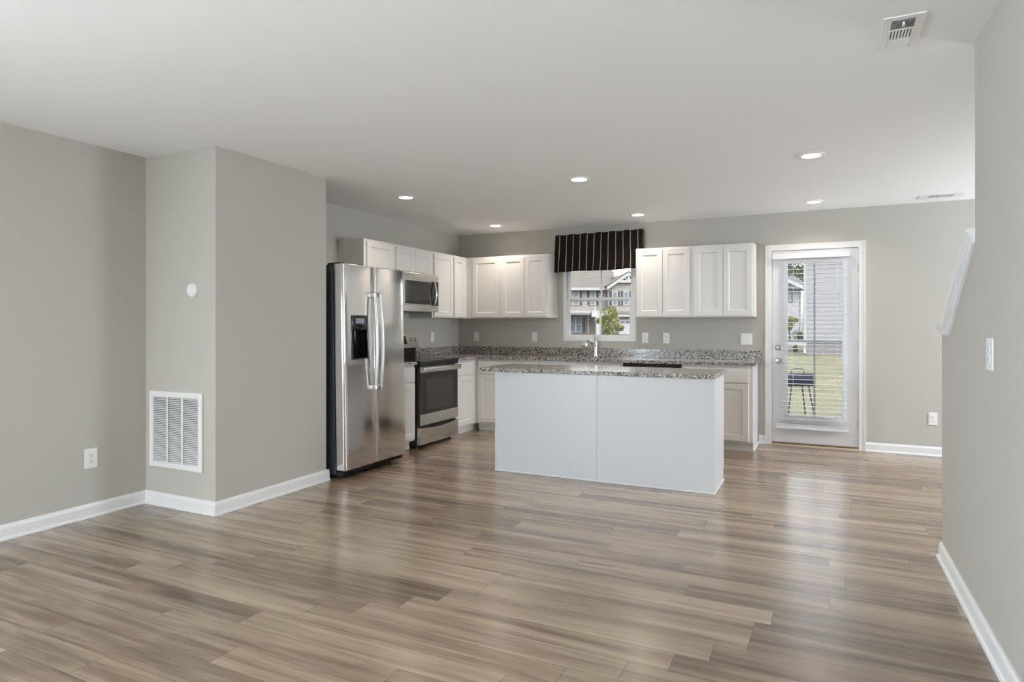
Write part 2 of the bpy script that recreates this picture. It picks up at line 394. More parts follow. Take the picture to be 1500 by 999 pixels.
def baseboard(name, path, right=True):
    """path of (x, y) wall-line points; profile grows to the left of travel"""
    prof = [(0, 0), (0.024, 0), (0.024, 0.006), (0.020, 0.014), (0.0135, 0.017), (0.0135, 0.068), (0.011, 0.078), (0.006, 0.084), (0.005, 0.090), (0, 0.090)]
    pts = [Vector((p[0], p[1])) for p in path]; rings = []
    b = MB()
    for i, p in enumerate(pts):
        d0 = (pts[i]-pts[i-1]).normalized() if i else None
        d1 = (pts[i+1]-pts[i]).normalized() if i < len(pts)-1 else None
        n0 = Vector((-d0.y, d0.x)) if d0 else None; n1 = Vector((-d1.y, d1.x)) if d1 else None
        if n0 and n1:
            nn = (n0+n1).normalized(); k = 1/max(0.2, nn.dot(n0)); nn = nn*k
        else: nn = n0 or n1
        rings.append([b._v((p.x+nn.x*q[0], p.y+nn.y*q[0], q[1]+0.0005)) for q in prof])
    n = len(prof)
    for a, c in zip(rings, rings[1:]):
        for i in range(n): b.bm.faces.new((a[i], c[i], c[(i+1) % n], a[(i+1) % n]))
    b.bm.faces.new(rings[0]); b.bm.faces.new(rings[-1][::-1])
    return struct(b.build(name, M['trim']))
# (travel so that the room is on the left)
baseboard('baseboard_left', [(XC, 3.99), (XC, YC), (XL, YC), (XL, YF+0.05)])
baseboard('baseboard_right', [(XR, YF+0.03), (XR, YK), (XR+0.115, YK)])
baseboard('baseboard_back', [(XH-0.01, YB), (0.42, YB)])
baseboard('baseboard_nook', [(-0.515, YB), (-0.578, YB)])

# sloped cap on the knee wall
def sweep_x(prof_layers, name):
    b = MB()
    ox = XR
    path = [(YR-0.002, 1.665), (3.86, 1.262), (YK+0.03, 1.262)]
    for (l, r, zt, zb, endy) in prof_layers:
        pp = [path[0], path[1], (path[2][0]+endy, path[2][1])]
        poly = [(y, z+zt) for y, z in pp] + [(y, z+zb) for y, z in pp[::-1]]
        b.prism(poly, 0, ox-l, ox+0.115+r)
    return struct(b.build(name, M['trim']))
sweep_x([(0.034, 0.034, 0.0, -0.018, 0.02), (0.022, 0.022, -0.0181, -0.036, 0.0), (0.012, 0.012, -0.0361, -0.060, -0.018)], 'trim_1')

# ------------------------------------------------------------------ kitchen window
def window_back():
    root = struct(bpy.data.objects.new('window_1', None)); COL.objects.link(root)
    y0 = YB-0.006
    b = MB(); f = 0.038
    b.box(WX0, y0, WZ0, WX0+f, YB+0.09, WZ1); b.box(WX1-f, y0, WZ0, WX1, YB+0.09, WZ1)
    b.box(WX0+f, y0, WZ0, WX1-f, YB+0.09, WZ0+f-0.006); b.box(WX0+f, y0, WZ1-f, WX1-f, YB+0.09, WZ1)
    b.build('window_frame', M['vinyl'], root)
    x0, x1 = WX0+f, WX1-f; zm = 1.566
    def sash(name, z0, z1, y, st, muntin):
        b = MB(); b.box(x0, y, z0, x0+st, y+0.03, z1, 0.004); b.box(x1-st, y, z0, x1, y+0.03, z1, 0.004)
        b.box(x0+st, y, z0, x1-st, y+0.03, z0+st, 0.003); b.box(x0+st, y, z1-st*0.7, x1-st, y+0.03, z1, 0.003)
        s = b.build(name, M['vinyl'], root)
        b = MB(); xm = -2.345 + (0 if muntin > 0.02 else 0)
        b.box(xm-muntin/2, y+0.012, z0+st, xm+muntin/2, y+0.02, z1-st*0.7); b.build('muntin', M['vinyl'] , s)
        b = MB().box(x0+st-0.002, y+0.0145, z0+st-0.002, x1-st+0.002, y+0.0175, z1-st*0.7+0.002); b.build('pane', M['glass'], s)
    sash('lower_sash', WZ0+f-0.006, zm+0.02, YB+0.012, 0.040, 0.022)
    sash('upper_sash', zm-0.02, WZ1-f, YB+0.045, 0.034, 0.018)
    b = MB().box(-2.36, YB+0.004, zm+0.0205, -2.31, YB+0.03, zm+0.032, 0.003); b.build('sash_lock', M['vinyl'], root)
window_back()

# valance
def valance():
    b = MB(); uv = b.bm.loops.layers.uv.new('uv')
    x0, x1, zt, zb = -2.875, -1.815, 2.345, 1.903
    nu, nv = 120, 14; D = 0.085; Lr = 2*D + (x1-x0)
    grid = []
    for j in range(nv+1):
        row = []; v = j/nv
        for i in range(nu+1):
            s = i/nu*Lr
            if s < D: x, y = x0, YB-0.004-s
            elif s > Lr-D: x, y = x1, YB-0.004-(Lr-s)
            else: x, y = x0+(s-D), YB-0.004-D
            z = zt + (zb-zt)*v
            fl = v**1.2
            cx = (x-x0)/(x1-x0)
            x += fl*(-0.020*(1-cx) + 0.006*math.sin(cx*9)) + 0.010*math.sin(v*6+cx*3)*math.exp(-cx*5)*v
            if D*0.5 < s < Lr-D*0.5:
                y += -0.010*fl*math.sin(cx*23+v*1.5) - 0.006*math.sin(cx*51+2*v)*fl - 0.012*fl - 0.010*math.sin(v*PI*2.2)*(0.4+cx*0.5)
                z += 0.006*math.sin(cx*7)*fl - 0.008*fl*(1-cx) + 0.012*fl*cx + 0.004*math.sin(cx*40)*(1-v)
            z += 0.012*cx*(1-v) - 0.004
            row.append((b.bm.verts.new((x, y, z)), s-D+0.03, v))
        grid.append(row)
    for j in range(nv):
        for i in range(nu):
            q = (grid[j][i], grid[j][i+1], grid[j+1][i+1], grid[j+1][i])
            f = b.bm.faces.new([t[0] for t in q])
            for lp, t in zip(f.loops, q): lp[uv].uv = (t[1], t[2]*0.44)
    o = b.build('window_valance', M['fabric'], smooth=True)
    sm = o.modifiers.new('thick', 'SOLIDIFY'); sm.thickness = 0.004; sm.offset = 1
    tag(o, 'black fabric valance with thin pale pinstripes above the kitchen window', 'valance')
    b = MB().box(x0+0.006, YB-0.078, zt-0.02, x1-0.006, YB-0.001, zt-0.006); r = b.build('mounting_board', M['trim'], o)
valance()

# ------------------------------------------------------------------ glazed back door
def back_door():
    root = struct(bpy.data.objects.new('door_1', None)); COL.objects.link(root)
    x0, x1, z0, z1 = -0.446, 0.355, 0.030, 2.037
    gx0, gx1, gz0, gz1 = -0.325, 0.238, 0.285, 1.93
    ya, yb = YB+0.002, YB+0.046
    b = MB(); b.box(x0, ya, z0, gx0, yb, z1); b.box(gx1, ya, z0, x1, yb, z1); b.box(gx0, ya, z0, gx1, yb, gz0); b.box(gx0, ya, gz1, gx1, yb, z1)
    b.build('door_slab', M['door'], root)
    # raised lite frame
    b = MB(); w = 0.030; yl = ya-0.010
    b.box(gx0-0.006, yl, gz0-0.006, gx0+w, ya+0.02, gz1+0.006, 0.004); b.box(gx1-w, yl, gz0-0.006, gx1+0.006, ya+0.02, gz1+0.006, 0.004)
    b.box(gx0+w, yl, gz0-0.006, gx1-w, ya+0.02, gz0+w, 0.004); b.box(gx0+w, yl, gz1-w, gx1-w, ya+0.02, gz1+0.006, 0.004)
    b.build('lite_frame', M['vinyl'], root)
    b = MB(); yg = ya+0.022
    b.box(-0.053, yg-0.003, gz0+w, -0.033, yg+0.004, gz1-w); b.box(gx0+w, yg-0.003, 1.080, -0.0531, yg+0.004, 1.100); b.box(-0.0329, yg-0.003, 1.080, gx1-w, yg+0.004, 1.100)
    b.build('muntin', M['grille'], root)
    b = MB().box(gx0+0.02, yg-0.006, gz0+0.02, gx1-0.02, yg-0.0035, gz1-0.02); b.build('pane', M['glass'], root)
    for z in (1.83, 1.045, 0.259):
        b = MB().lathe([(0.008, 0), (0.008, 0.095)], (0.359, YB-0.008, z-0.0475), seg=10); b.box(0.350, YB-0.004, z-0.045, 0.368, YB+0.0015, z+0.045)
        b.build('hinge', M['nickel'], root, smooth=True)
    b = MB().lathe([(0.032, 0), (0.032, 0.006), (0.026, 0.012), (0.014, 0.014), (0.014, 0.022)], (-0.385, ya, 1.022), (0, -1, 0))
    b.box(-0.389, ya-0.034, 1.006, -0.381, ya-0.02, 1.038, 0.002)
    b.build('deadbolt', M['nickel'], root, smooth=True)
    b = MB().lathe([(0.032, 0), (0.032, 0.006), (0.014, 0.012), (0.012, 0.030), (0.024, 0.040), (0.028, 0.052), (0.024, 0.063), (0.010, 0.066)], (-0.385, ya, 0.884), (0, -1, 0))
    b.build('door_knob', M['nickel'], root, smooth=True)
    for z in (1.022, 0.884):
        b = MB().box(-0.4515, ya-0.004, z-0.03, -0.4465, ya+0.03, z+0.03); b.build('strike_plate', M['slot'], root)
back_door()
# door casing
b = MB(); ox0, ox1, oz = -0.514, 0.419, 2.102
for (a, c) in ((ox0, DX0+0.004), (DX1-0.004, ox1)):
    b.box(a, YB-0.016, 0.0005, c, YB-0.0005, oz-0.06)
b.box(ox0, YB-0.016, oz-0.0599, ox1, YB-0.0005, oz)
b.box(ox0, YB-0.020, oz-0.012, ox1, YB-0.0161, oz); b.box(ox0, YB-0.020, 0.0005, ox0+0.012, YB-0.0161, oz-0.0121); b.box(ox1-0.012, YB-0.020, 0.0005, ox1, YB-0.0161, oz-0.0121)
struct(b.build('trim_2', M['trim']))
b = MB(); b.box(DX0+0.001, YB-0.001, 0.02, DX0+0.0045, YB+T, DZ1); b.box(DX1-0.0045, YB-0.001, 0.02, DX1-0.001, YB+T, DZ1); b.box(DX0+0.0046, YB-0.001, DZ1-0.005, DX1-0.0046, YB+T, DZ1-0.001)
struct(b.build('trim_3', M['trim']))
b = MB().box(DX0+0.001, YB-0.012, 0.0005, DX1-0.001, YB+T, 0.028); th = struct(b.build('trim_4', M['thresh']))
b = MB().box(DX0+0.004, YB-0.030, 0.0004, DX1-0.004, YB-0.0125, 0.014); struct(b.build('trim_5', M['sill']))

def door_blind():
    t = thing('venetian_blind', 'white horizontal slat blind hanging on the glazed back door, slats open', 'blind', (-0.09, YB, 0.2))
    x0, x1 = -0.352, 0.262; yc = YB-0.046; xl = -0.405
    b = MB().box(-0.440, YB-0.078, 1.945, x1+0.012, YB-0.014, 2.0, 0.003); b.build('headrail', M['slat'], t)
    b = MB().box(x1+0.0125, YB-0.03, 1.955, x1+0.026, YB+0.001, 1.985, 0.002); b.build('bracket', M['slat'], t)
    b = MB().box(-0.4435, YB-0.03, 1.955, -0.4405, YB+0.001, 1.985); b.build('bracket', M['slat'], t)
    b = MB(); n = 37; z0, z1 = 0.285, 1.925
    for i in range(n):
        z = z0 + (z1-z0)*i/(n-1); d = 0.0225; a = math.radians(2.0)
        dz = d*math.sin(a)
        b.faces([(x0, yc-d, z-dz), (x1, yc-d, z-dz), (x1, yc, z+0.0015), (x0, yc, z+0.0015), (x1, yc+d, z+dz), (x0, yc+d, z+dz)], [(0, 1, 2, 3), (3, 2, 4, 5)])
    s = b.build('slats', M['slat'], t, smooth=False, recalc=False)
    sm = s.modifiers.new('thick', 'SOLIDIFY'); sm.thickness = 0.0026; sm.offset = 0
    b = MB()
    for k in range(4): b.box(xl+0.004, yc-0.0225, 0.205+k*0.0061, x1, yc+0.0225, 0.2096+k*0.0061)
    b.build('slat_stack', M['slat'], t)
    b = MB().box(xl, yc-0.026, 0.182, x1+0.004, yc+0.026, 0.2045, 0.003); b.build('bottom_rail', M['slat'], t)
    b = MB()
    for x in (x0+0.11, 0.5*(x0+x1)+0.08, x1-0.1):
        for yy in (yc-0.0245, yc+0.0245): b.box(x-0.0008, yy-0.0006, 0.19, x+0.0008, yy+0.0006, 1.95)
    b.build('ladder_cords', M['slat'], t)
door_blind()

# ------------------------------------------------------------------ cabinets
def shaker(name, F, u0, u1, v0, v1, parent, t=0.019, st=0.055, rec=0.009):
    """five-piece shaker door or drawer front; F maps (u, n, v) to the room, n = 0 at the back of the front"""
    b = MB(); b.T = F
    def ring(i, n): return [(u0+i, n, v0+i), (u1-i, n, v0+i), (u1-i, n, v1-i), (u0+i, n, v1-i)]
    rs = [ring(0, 0), ring(0, t-0.0025), ring(0.0025, t), ring(st, t), ring(st+0.003, t-0.004), ring(st+0.009, t-rec)]
    vs = [[b._v(p) for p in r] for r in rs]
    for a, c in zip(vs, vs[1:]):
        for i in range(4): b.bm.faces.new((a[i], a[(i+1) % 4], c[(i+1) % 4], c[i]))
    b.bm.faces.new(vs[0][::-1]); b.bm.faces.new(vs[-1])
    return b.build(name, M['cab'], parent)
def slabfront(name, F, u0, u1, v0, v1, parent, t=0.019):
    b = MB(); b.T = F; b.box(u0, 0, v0, u1, t, v1, 0.003)
    return b.build(name, M['cab'], parent)

UZ0, UZ1 = 1.345, 2.103     # wall cabinets
BT = 0.855                  # top of base cabinets
WALLC = 'white wall cabinets'
BASEC = 'white base cabinets'
def upper_left(label, y0, y1, z0, z1, doors, scribe=False, back=None):
    """wall cabinet on the left wall"""
    t = thing('wall_cabinet', label, 'cabinet', (XL, (y0+y1)/2, z0), WALLC)
    b = MB().box(XL+0.0008, y0, z0, -3.985, y1, z1); 
    if scribe: b.box(XL+0.0008, y0-0.006, z0, XL+0.018, y0-0.0001, z1)
    b.build('body', M['cab'], t)
    for a, c in doors: shaker('door', face_left(-3.9845), a, c, z0+0.012, z1-0.022, t)
upper_left('white wall cabinet with one door, beside the refrigerator top on the left wall', 4.93, 5.411, UZ0, UZ1, [(4.965, 5.385)], scribe=True)
upper_left('short white wall cabinet with two doors directly above the microwave', 5.412, 6.139, 1.822, UZ1, [(5.44, 5.775), (5.779, 6.115)])
upper_left('tall narrow white wall cabinet just right of the microwave', 6.14, 6.596, UZ0, UZ1, [(6.165, 6.575)])
upper_left('white corner wall cabinet with narrow door where the two walls meet', 6.597, 7.2465, UZ0, UZ1, [(6.612, 6.862)])
def upper_back(label, x0, x1, doors, leftfill=0):
    t = thing('wall_cabinet', label, 'cabinet', ((x0+x1)/2, YB, UZ0), WALLC)
    MB().box(x0, 6.943, UZ0, x1, YB-0.0008, UZ1).build('body', M['cab'], t)
    for a, c in doors: shaker('door', face_back(6.9425), a, c, UZ0+0.012, UZ1-0.022, t)
upper_back('white single-door wall cabinet on the back wall, beside the room corner', -3.984, -3.507, [(-3.893, -3.527)])
upper_back('white two-door wall cabinet just left of the striped valance', -3.506, -2.880, [(-3.490, -3.186), (-3.182, -2.895)])
upper_back('white two-door wall cabinet just right of the kitchen window', -1.830, -1.222, [(-1.815, -1.533), (-1.529, -1.243)])
upper_back('white two-door wall cabinet closest to the back door', -1.221, -0.600, [(-1.196, -0.905), (-0.901, -0.615)])

BX = -3.69                  # front of the left run's bodies
def base_left(label, y0, y1, fronts):
    t = thing('base_cabinet', label, 'cabinet', (XL, (y0+y1)/2, 0), BASEC)
    b = MB().box(XL+0.0008, y0, 0.0901, BX, y1, BT); b.build('body', M['cab'], t)
    MB().box(XL+0.0008, y0, 0.0005, BX-0.062, y1, 0.09).build('toe_kick', M['cab'], t)
    a, c = fronts
    slabfront('drawer', face_left(BX+0.0005), a, c, 0.686, BT-0.022, t); shaker('door', face_left(BX+0.0005), a, c, 0.108, 0.674, t)
base_left('narrow white base cabinet between the refrigerator and the range', 4.905, 5.362, (4.925, 5.345))
base_left('white base cabinet right of the range, running into the corner', 6.120, 7.2465, (6.145, 6.56))
BY = 6.658
def base_back(label, x0, x1, doors, drawers, endpanel=False):
    t = thing('base_cabinet', label, 'cabinet', ((x0+x1)/2, YB, 0), BASEC)
    b = MB().box(x0, BY, 0.0901, x1, YB-0.0008, BT)
    b.build('body', M['cab'], t)
    b = MB().box(x0, BY+0.06, 0.0005, x1, YB-0.0008, 0.09)
    b.build('toe_kick', M['cab'], t)
    for a, c in drawers: slabfront('drawer', face_back(BY-0.0005), a, c, 0.686, BT-0.022, t)
    for a, c in doors: shaker('door', face_back(BY-0.0005), a, c, 0.108, 0.674, t)
    if endpanel:
        MB().prism([(BY, 0.09), (BY, BT), (YB-0.0008, BT), (YB-0.0008, 0.0005), (BY+0.056, 0.0005), (BY+0.056, 0.09)], 0, x1+0.0005, x1+0.012).build('end_panel', M['panel'], t)
        MB().box(x1+0.0125, BY+0.06, 0.0005, x1+0.022, YB-0.028, 0.016).build('shoe_molding', M['trim'], t)
base_back('white base cabinet on the back wall, partly hidden by the island, nearest the corner', -3.689, -2.873, [(-3.655, -3.275), (-3.271, -2.89)], [(-3.655, -3.275), (-3.271, -2.89)])
base_back('white sink base cabinet under the kitchen window, behind the island', -2.872, -1.896, [(-2.85, -2.387), (-2.383, -1.915)], [(-2.85, -2.387), (-2.383, -1.915)])
base_back('white base cabinet at the door end of the back counter', -1.276, -0.600, [(-1.255, -0.935), (-0.931, -0.625)], [(-1.255, -0.935), (-0.931, -0.625)], endpanel=True)

# dishwasher
t = thing('dishwasher', 'stainless dishwasher with black control strip behind the island', 'dishwasher', (-1.586, YB, 0))
MB().box(-1.893, 6.68, 0.02, -1.279, YB-0.03, BT-0.003).build('tub_case', M['black'], t)
MB().box(-1.890, 6.632, 0.11, -1.282, 6.6795, 0.815, 0.004).build('door', M['steel2'], t)
MB().box(-1.890, 6.634, 0.8155, -1.282, 6.6795, 0.852, 0.003).build('control_strip', M['glossblack'], t)
MB().box(-1.890, 6.70, 0.0005, -1.282, 6.75, 0.019).build('toe_plate', M['black'], t)

# countertops
CT, CB = 0.888, 0.8555
t = thing('countertop', 'small speckled granite countertop between refrigerator and range', 'countertop', (-3.97, 5.13, CB), 'granite countertops')
MB().box(XL+0.0008, 4.902, CB, -3.652, 5.361, CT, 0.004).build('slab', M['granite'], t)
MB().box(XL+0.0008, 4.902, CT+0.0003, XL+0.022, 5.361, 0.985, 0.002).build('backsplash', M['granite'], t)
t = thing('countertop', 'long L-shaped speckled granite countertop along the back wall', 'countertop', (-2.4, 6.93, CB), 'granite countertops')
b = MB()
sx0, sx1, sy0, sy1 = -2.75, -2.02, 6.72, 7.11
b.box(XL+0.0008, 6.121, CB, -3.6521, YB-0.0008, CT)
b.box(-3.652, 6.613, CB, sx0, YB-0.0008, CT); b.box(sx1, 6.613, CB, -0.560, YB-0.0008, CT); b.box(sx0, 6.613, CB, sx1, sy0, CT); b.box(sx0, sy1, CB, sx1, YB-0.0008, CT)
b.build('slab', M['granite'], t)
b = MB().box(XL+0.0008, 6.121, CT+0.0003, XL+0.022, YB-0.0225, 0.985, 0.002); b.build('backsplash', M['granite'], t)
b = MB().box(XL+0.0008, YB-0.022, CT+0.0003, -0.552, YB-0.0008, 0.985, 0.002); b.build('backsplash', M['granite'], t)
t = thing('kitchen_sink', 'stainless undermount sink set in the counter under the window', 'sink', (-2.385, 6.915, 0.7))
b = MB(); b.box(sx0+0.001, sy0+0.001, 0.70, sx1-0.001, sy1-0.001, 0.704)
b.box(sx0+0.001, sy0+0.001, 0.7041, sx0+0.005, sy1-0.001, CB-0.002); b.box(sx1-0.005, sy0+0.001, 0.7041, sx1-0.001, sy1-0.001, CB-0.002)
b.box(sx0+0.0051, sy0+0.001, 0.7041, sx1-0.0051, sy0+0.005, CB-0.002); b.box(sx0+0.0051, sy1-0.005, 0.7041, sx1-0.0051, sy1-0.001, CB-0.002)
b.build('bowl', M['steel2'], t)
MB().lathe([(0.05, 0), (0.05, 0.003), (0.03, 0.004)], (-2.385, 6.915, 0.7042)).build('drain', M['chrome'], t, smooth=True)

# faucet
t = thing('kitchen_faucet', 'chrome pull-out faucet standing behind the sink under the window', 'faucet', (-2.372, 7.165, CT))
fx, fy = -2.372, 7.165
MB().lathe([(0.034, 0.0006), (0.034, 0.008), (0.026, 0.012), (0.024, 0.05), (0.022, 0.12), (0.024, 0.16), (0.02, 0.185), (0.008, 0.195)], (fx, fy, CT), seg=20).build('body', M['chrome'], t, smooth=True)
MB().tube([(fx-0.002, fy-0.012, CT+0.12), (fx-0.016, fy-0.045, CT+0.160), (fx-0.030, fy-0.085, CT+0.178), (fx-0.040, fy-0.115, CT+0.176)], [0.023, 0.022, 0.022, 0.024], 16).build('spout', M['chrome'], t, smooth=True)
s = MB().tube([(fx-0.040, fy-0.116, CT+0.176), (fx-0.055, fy-0.150, CT+0.160), (fx-0.070, fy-0.180, CT+0.132), (fx-0.073, fy-0.186, CT+0.122)], [0.0245, 0.030, 0.036, 0.033], 18).build('spray_head', M['chrome'], t, smooth=True)
MB().tube([(fx+0.002, fy, CT+0.185), (fx-0.006, fy+0.004, CT+0.215), (fx-0.020, fy+0.010, CT+0.262)], [0.013, 0.012, 0.009], 10).build('handle', M['chrome'], t, smooth=True)

# ------------------------------------------------------------------ island
IX0, IX1, IY0, IY1 = -2.528, -0.700, 4.89, 5.42
t = thing('kitchen_island', 'white kitchen island with flat panelled back standing on the wood floor', 'island', ((IX0+IX1)/2, 5.15, 0))
MB().box(IX0+0.013, IY0+0.013, 0.09, IX1-0.013, IY1, BT).build('cabinet_body', M['cab'], t)
MB().box(IX0+0.013, IY0+0.013, 0.0005, IX1-0.013, IY1-0.06, 0.0899).build('toe_kick', M['cab'], t)
sx = -1.609
MB().box(IX0+0.0105, IY0+0.003, 0.002, sx-0.0012, IY0+0.0125, BT, 0.0008).build('back_panel', M['panel'], t)
MB().box(sx+0.0012, IY0+0.003, 0.002, IX1-0.0125, IY0+0.0125, BT, 0.0008).build('back_panel', M['panel'], t)
MB().box(IX0, IY0, 0.0005, IX0+0.010, IY0+0.020, BT, 0.001).build('corner_strip', M['cab'], t)
for sgn, xa, xb in ((1, IX1-0.012, IX1), (-1, IX0, IX0+0.0125)):
    ya = IY0+0.001 if sgn > 0 else IY0+0.021
    MB().prism([(ya, 0.0005), (ya, BT), (IY1, BT), (IY1, 0.09), (IY1-0.03, 0.09), (IY1-0.03, 0.0005)], 0, xa, xb).build('end_panel', M['panel'], t)
MB().box(IX0, IY0-0.009, 0.0004, IX1+0.009, IY0-0.0003, 0.013, 0.002).build('shoe_molding', M['trim'], t)
MB().box(IX1+0.0003, IY0, 0.0004, IX1+0.009, IY1-0.03, 0.014, 0.002).build('shoe_molding', M['trim'], t)
Fi = lambda p: (p[0], IY1+0.0005+p[1], p[2])
for a, c in ((-2.51, -2.06), (-2.056, -1.616), (-1.602, -1.16), (-1.156, -0.702)):
    slabfront('drawer', Fi, a, c, 0.686, BT-0.022, t); shaker('door', Fi, a, c, 0.108, 0.674, t)
b = MB().box(-2.672, 4.858, CB+0.0003, -0.692, 5.53, CT, 0.004)
o = b.build('island_countertop', M['granite'])
tag(o, 'speckled granite countertop lying on the white kitchen island', 'countertop', 'granite countertops')

# ------------------------------------------------------------------ refrigerator
def fridge():
    y0, y1 = 4.022, 4.868; xf = -3.436; zt = 1.752
    t = thing('refrigerator', 'stainless side-by-side refrigerator with water dispenser beside the closet wall', 'refrigerator', (-3.85, (y0+y1)/2, 0))
    t.rotation_euler = (0, math.radians(-1.1), 0)
    MB().box(-4.18, y0, 0.03, -3.535, y1, 1.745, 0.006).build('case', M['casegrey'], t)
    MB().box(-3.5345, y0+0.012, 0.06, -3.5215, y1-0.012, 1.735).build('gasket', M['black'], t)
    b = MB().box(-3.5345, y0+0.005, 0.022, -3.478, y1-0.005, 0.0595, 0.004)
    for i in range(3): b.box(-3.478, y0+0.06, 0.029+i*0.010, -3.474, y1-0.06, 0.034+i*0.010)
    b.build('toe_grille', M['black'], t)
    for yy in (y0+0.04, y1-0.04):
        MB().lathe([(0.018, 0.001), (0.018, 0.012), (0.008, 0.014), (0.008, 0.0295)], (-3.60, yy, 0), seg=12).build('foot', M['black'], t, smooth=True)
        MB().box(-3.60, yy-0.03, 1.7455, -3.47, yy+0.03, 1.762, 0.004).build('hinge_cover', M['black'], t)
    ys = 4.424
    def door(name, a, c, hole=None):
        b = MB(); r = 0.022; xb = -3.521; prof = []
        def arc(cy, cx, a0, a1, n=6):
            return [(cy+r*math.cos(a0+(a1-a0)*i/n), cx+r*math.sin(a0+(a1-a0)*i/n)) for i in range(n+1)]
        # profile (y, x) counter-clockwise from the back left
        left = [(a, xb)] + arc(a+r, xf-r, PI, PI/2)
        right = arc(c-r, xf-r, PI/2, 0) + [(c, xb)]
        us = []
        n = 10
        ya, yc_ = a+r, c-r
        mids = sorted(set([ya+(yc_-ya)*i/n for i in range(1, n)] + (list(hole[:2]) if hole else [])))
        bulge = lambda y: 0.004*(1-((y-(a+c)/2)/((c-a)/2))**2)
        prof = left + [(y, xf+bulge(y)-bulge(ya)) for y in mids] + right
        zs = [0.066, 0.072] + ([hole[2], hole[3]] if hole else []) + [zt-0.006, zt]
        rings = []
        for k, z in enumerate(zs):
            ins = 0.006 if k in (0, len(zs)-1) else 0
            rings.append([b._v((x-(ins if x > xb+0.001 else 0), min(max(y, a+ins), c-ins), z)) for y, x in prof])
        m = len(prof)
        for k in range(len(zs)-1):
            for i in range(m):
                j = (i+1) % m
                if hole and zs[k] == hole[2] and j and prof[i][0] >= hole[0]-1e-6 and prof[j][0] <= hole[1]+1e-6 and prof[i][1] > xf-0.001: continue
                b.bm.faces.new((rings[k][i], rings[k][j], rings[k+1][j], rings[k+1][i]))
        b.bm.faces.new(rings[0]); b.bm.faces.new(rings[-1][::-1])
        return b.build(name, M['steel'], t, smooth=True)
    H_ = (4.118, 4.332, 0.963, 1.330)
    fd = door('freezer_door', y0, ys-0.003, H_)
    rd = door('fridge_door', ys+0.003, y1)
    # dispenser: bezel, recess and control panel
    ha, hc, hz0, hz1 = H_; e = 0.0005
    b = MB(); d = xf-0.075
    b.box(d, ha+e, hz0+e, d+0.006, hc-e, hz1-e); xo = xf+0.006
    b.box(d+0.0061, ha+e, hz0+e, xo, ha+0.012, hz1-e, 0.002); b.box(d+0.0061, hc-0.012, hz0+e, xo, hc-e, hz1-e, 0.002)
    b.box(d+0.0061, ha+0.0121, hz0+e, xo, hc-0.0121, hz0+0.014, 0.002); b.box(d+0.0061, ha+0.0121, 1.21, xo-0.001, hc-0.0121, hz1-e, 0.003)
    b.box(d+0.0061, ha+0.09, 1.10, d+0.03, hc-0.09, 1.2095, 0.004); b.lathe([(0.014, 0), (0.012, 0.05)], (d+0.045, ha+0.075, 1.155), seg=10)
    ds = b.build('water_dispenser', M['glossblack'], fd, smooth=True); ds['label'] = 'black recessed water and ice dispenser'
    MB().box(xo-0.0008, ha+0.055, 1.262, xo+0.001, hc-0.05, 1.305).build('display_screen', M['ledon'], fd)
    for (yy, par, bow) in ((ys-0.034, fd, -0.005), (ys+0.034, rd, 0.008)):
        b = MB(); pts = []
        for i in range(15):
            s = i/14; z = 0.715+(1.505-0.715)*s
            pts.append((xf+0.040+0.020*math.sin(PI*s), yy+bow*math.sin(PI*s)*1.0, z))
        b.tube(pts, 0.0165, 14, 0.75, up=(1, 0, 0))
        b.box(xf-0.002, yy-0.015, 0.690, xf+0.052, yy+0.015, 0.735, 0.006); b.box(xf-0.002, yy-0.015, 1.485, xf+0.052, yy+0.015, 1.530, 0.006)
        b.build('handle', M['steel3'], par, smooth=True)
    b = MB().lathe([(0.010, 0), (0.010, 0.0015)], (xf+0.0022, y1-0.055, 1.655), (1, 0, 0), seg=16); b.build('round_badge', M['badge'], rd, smooth=True)
fridge()

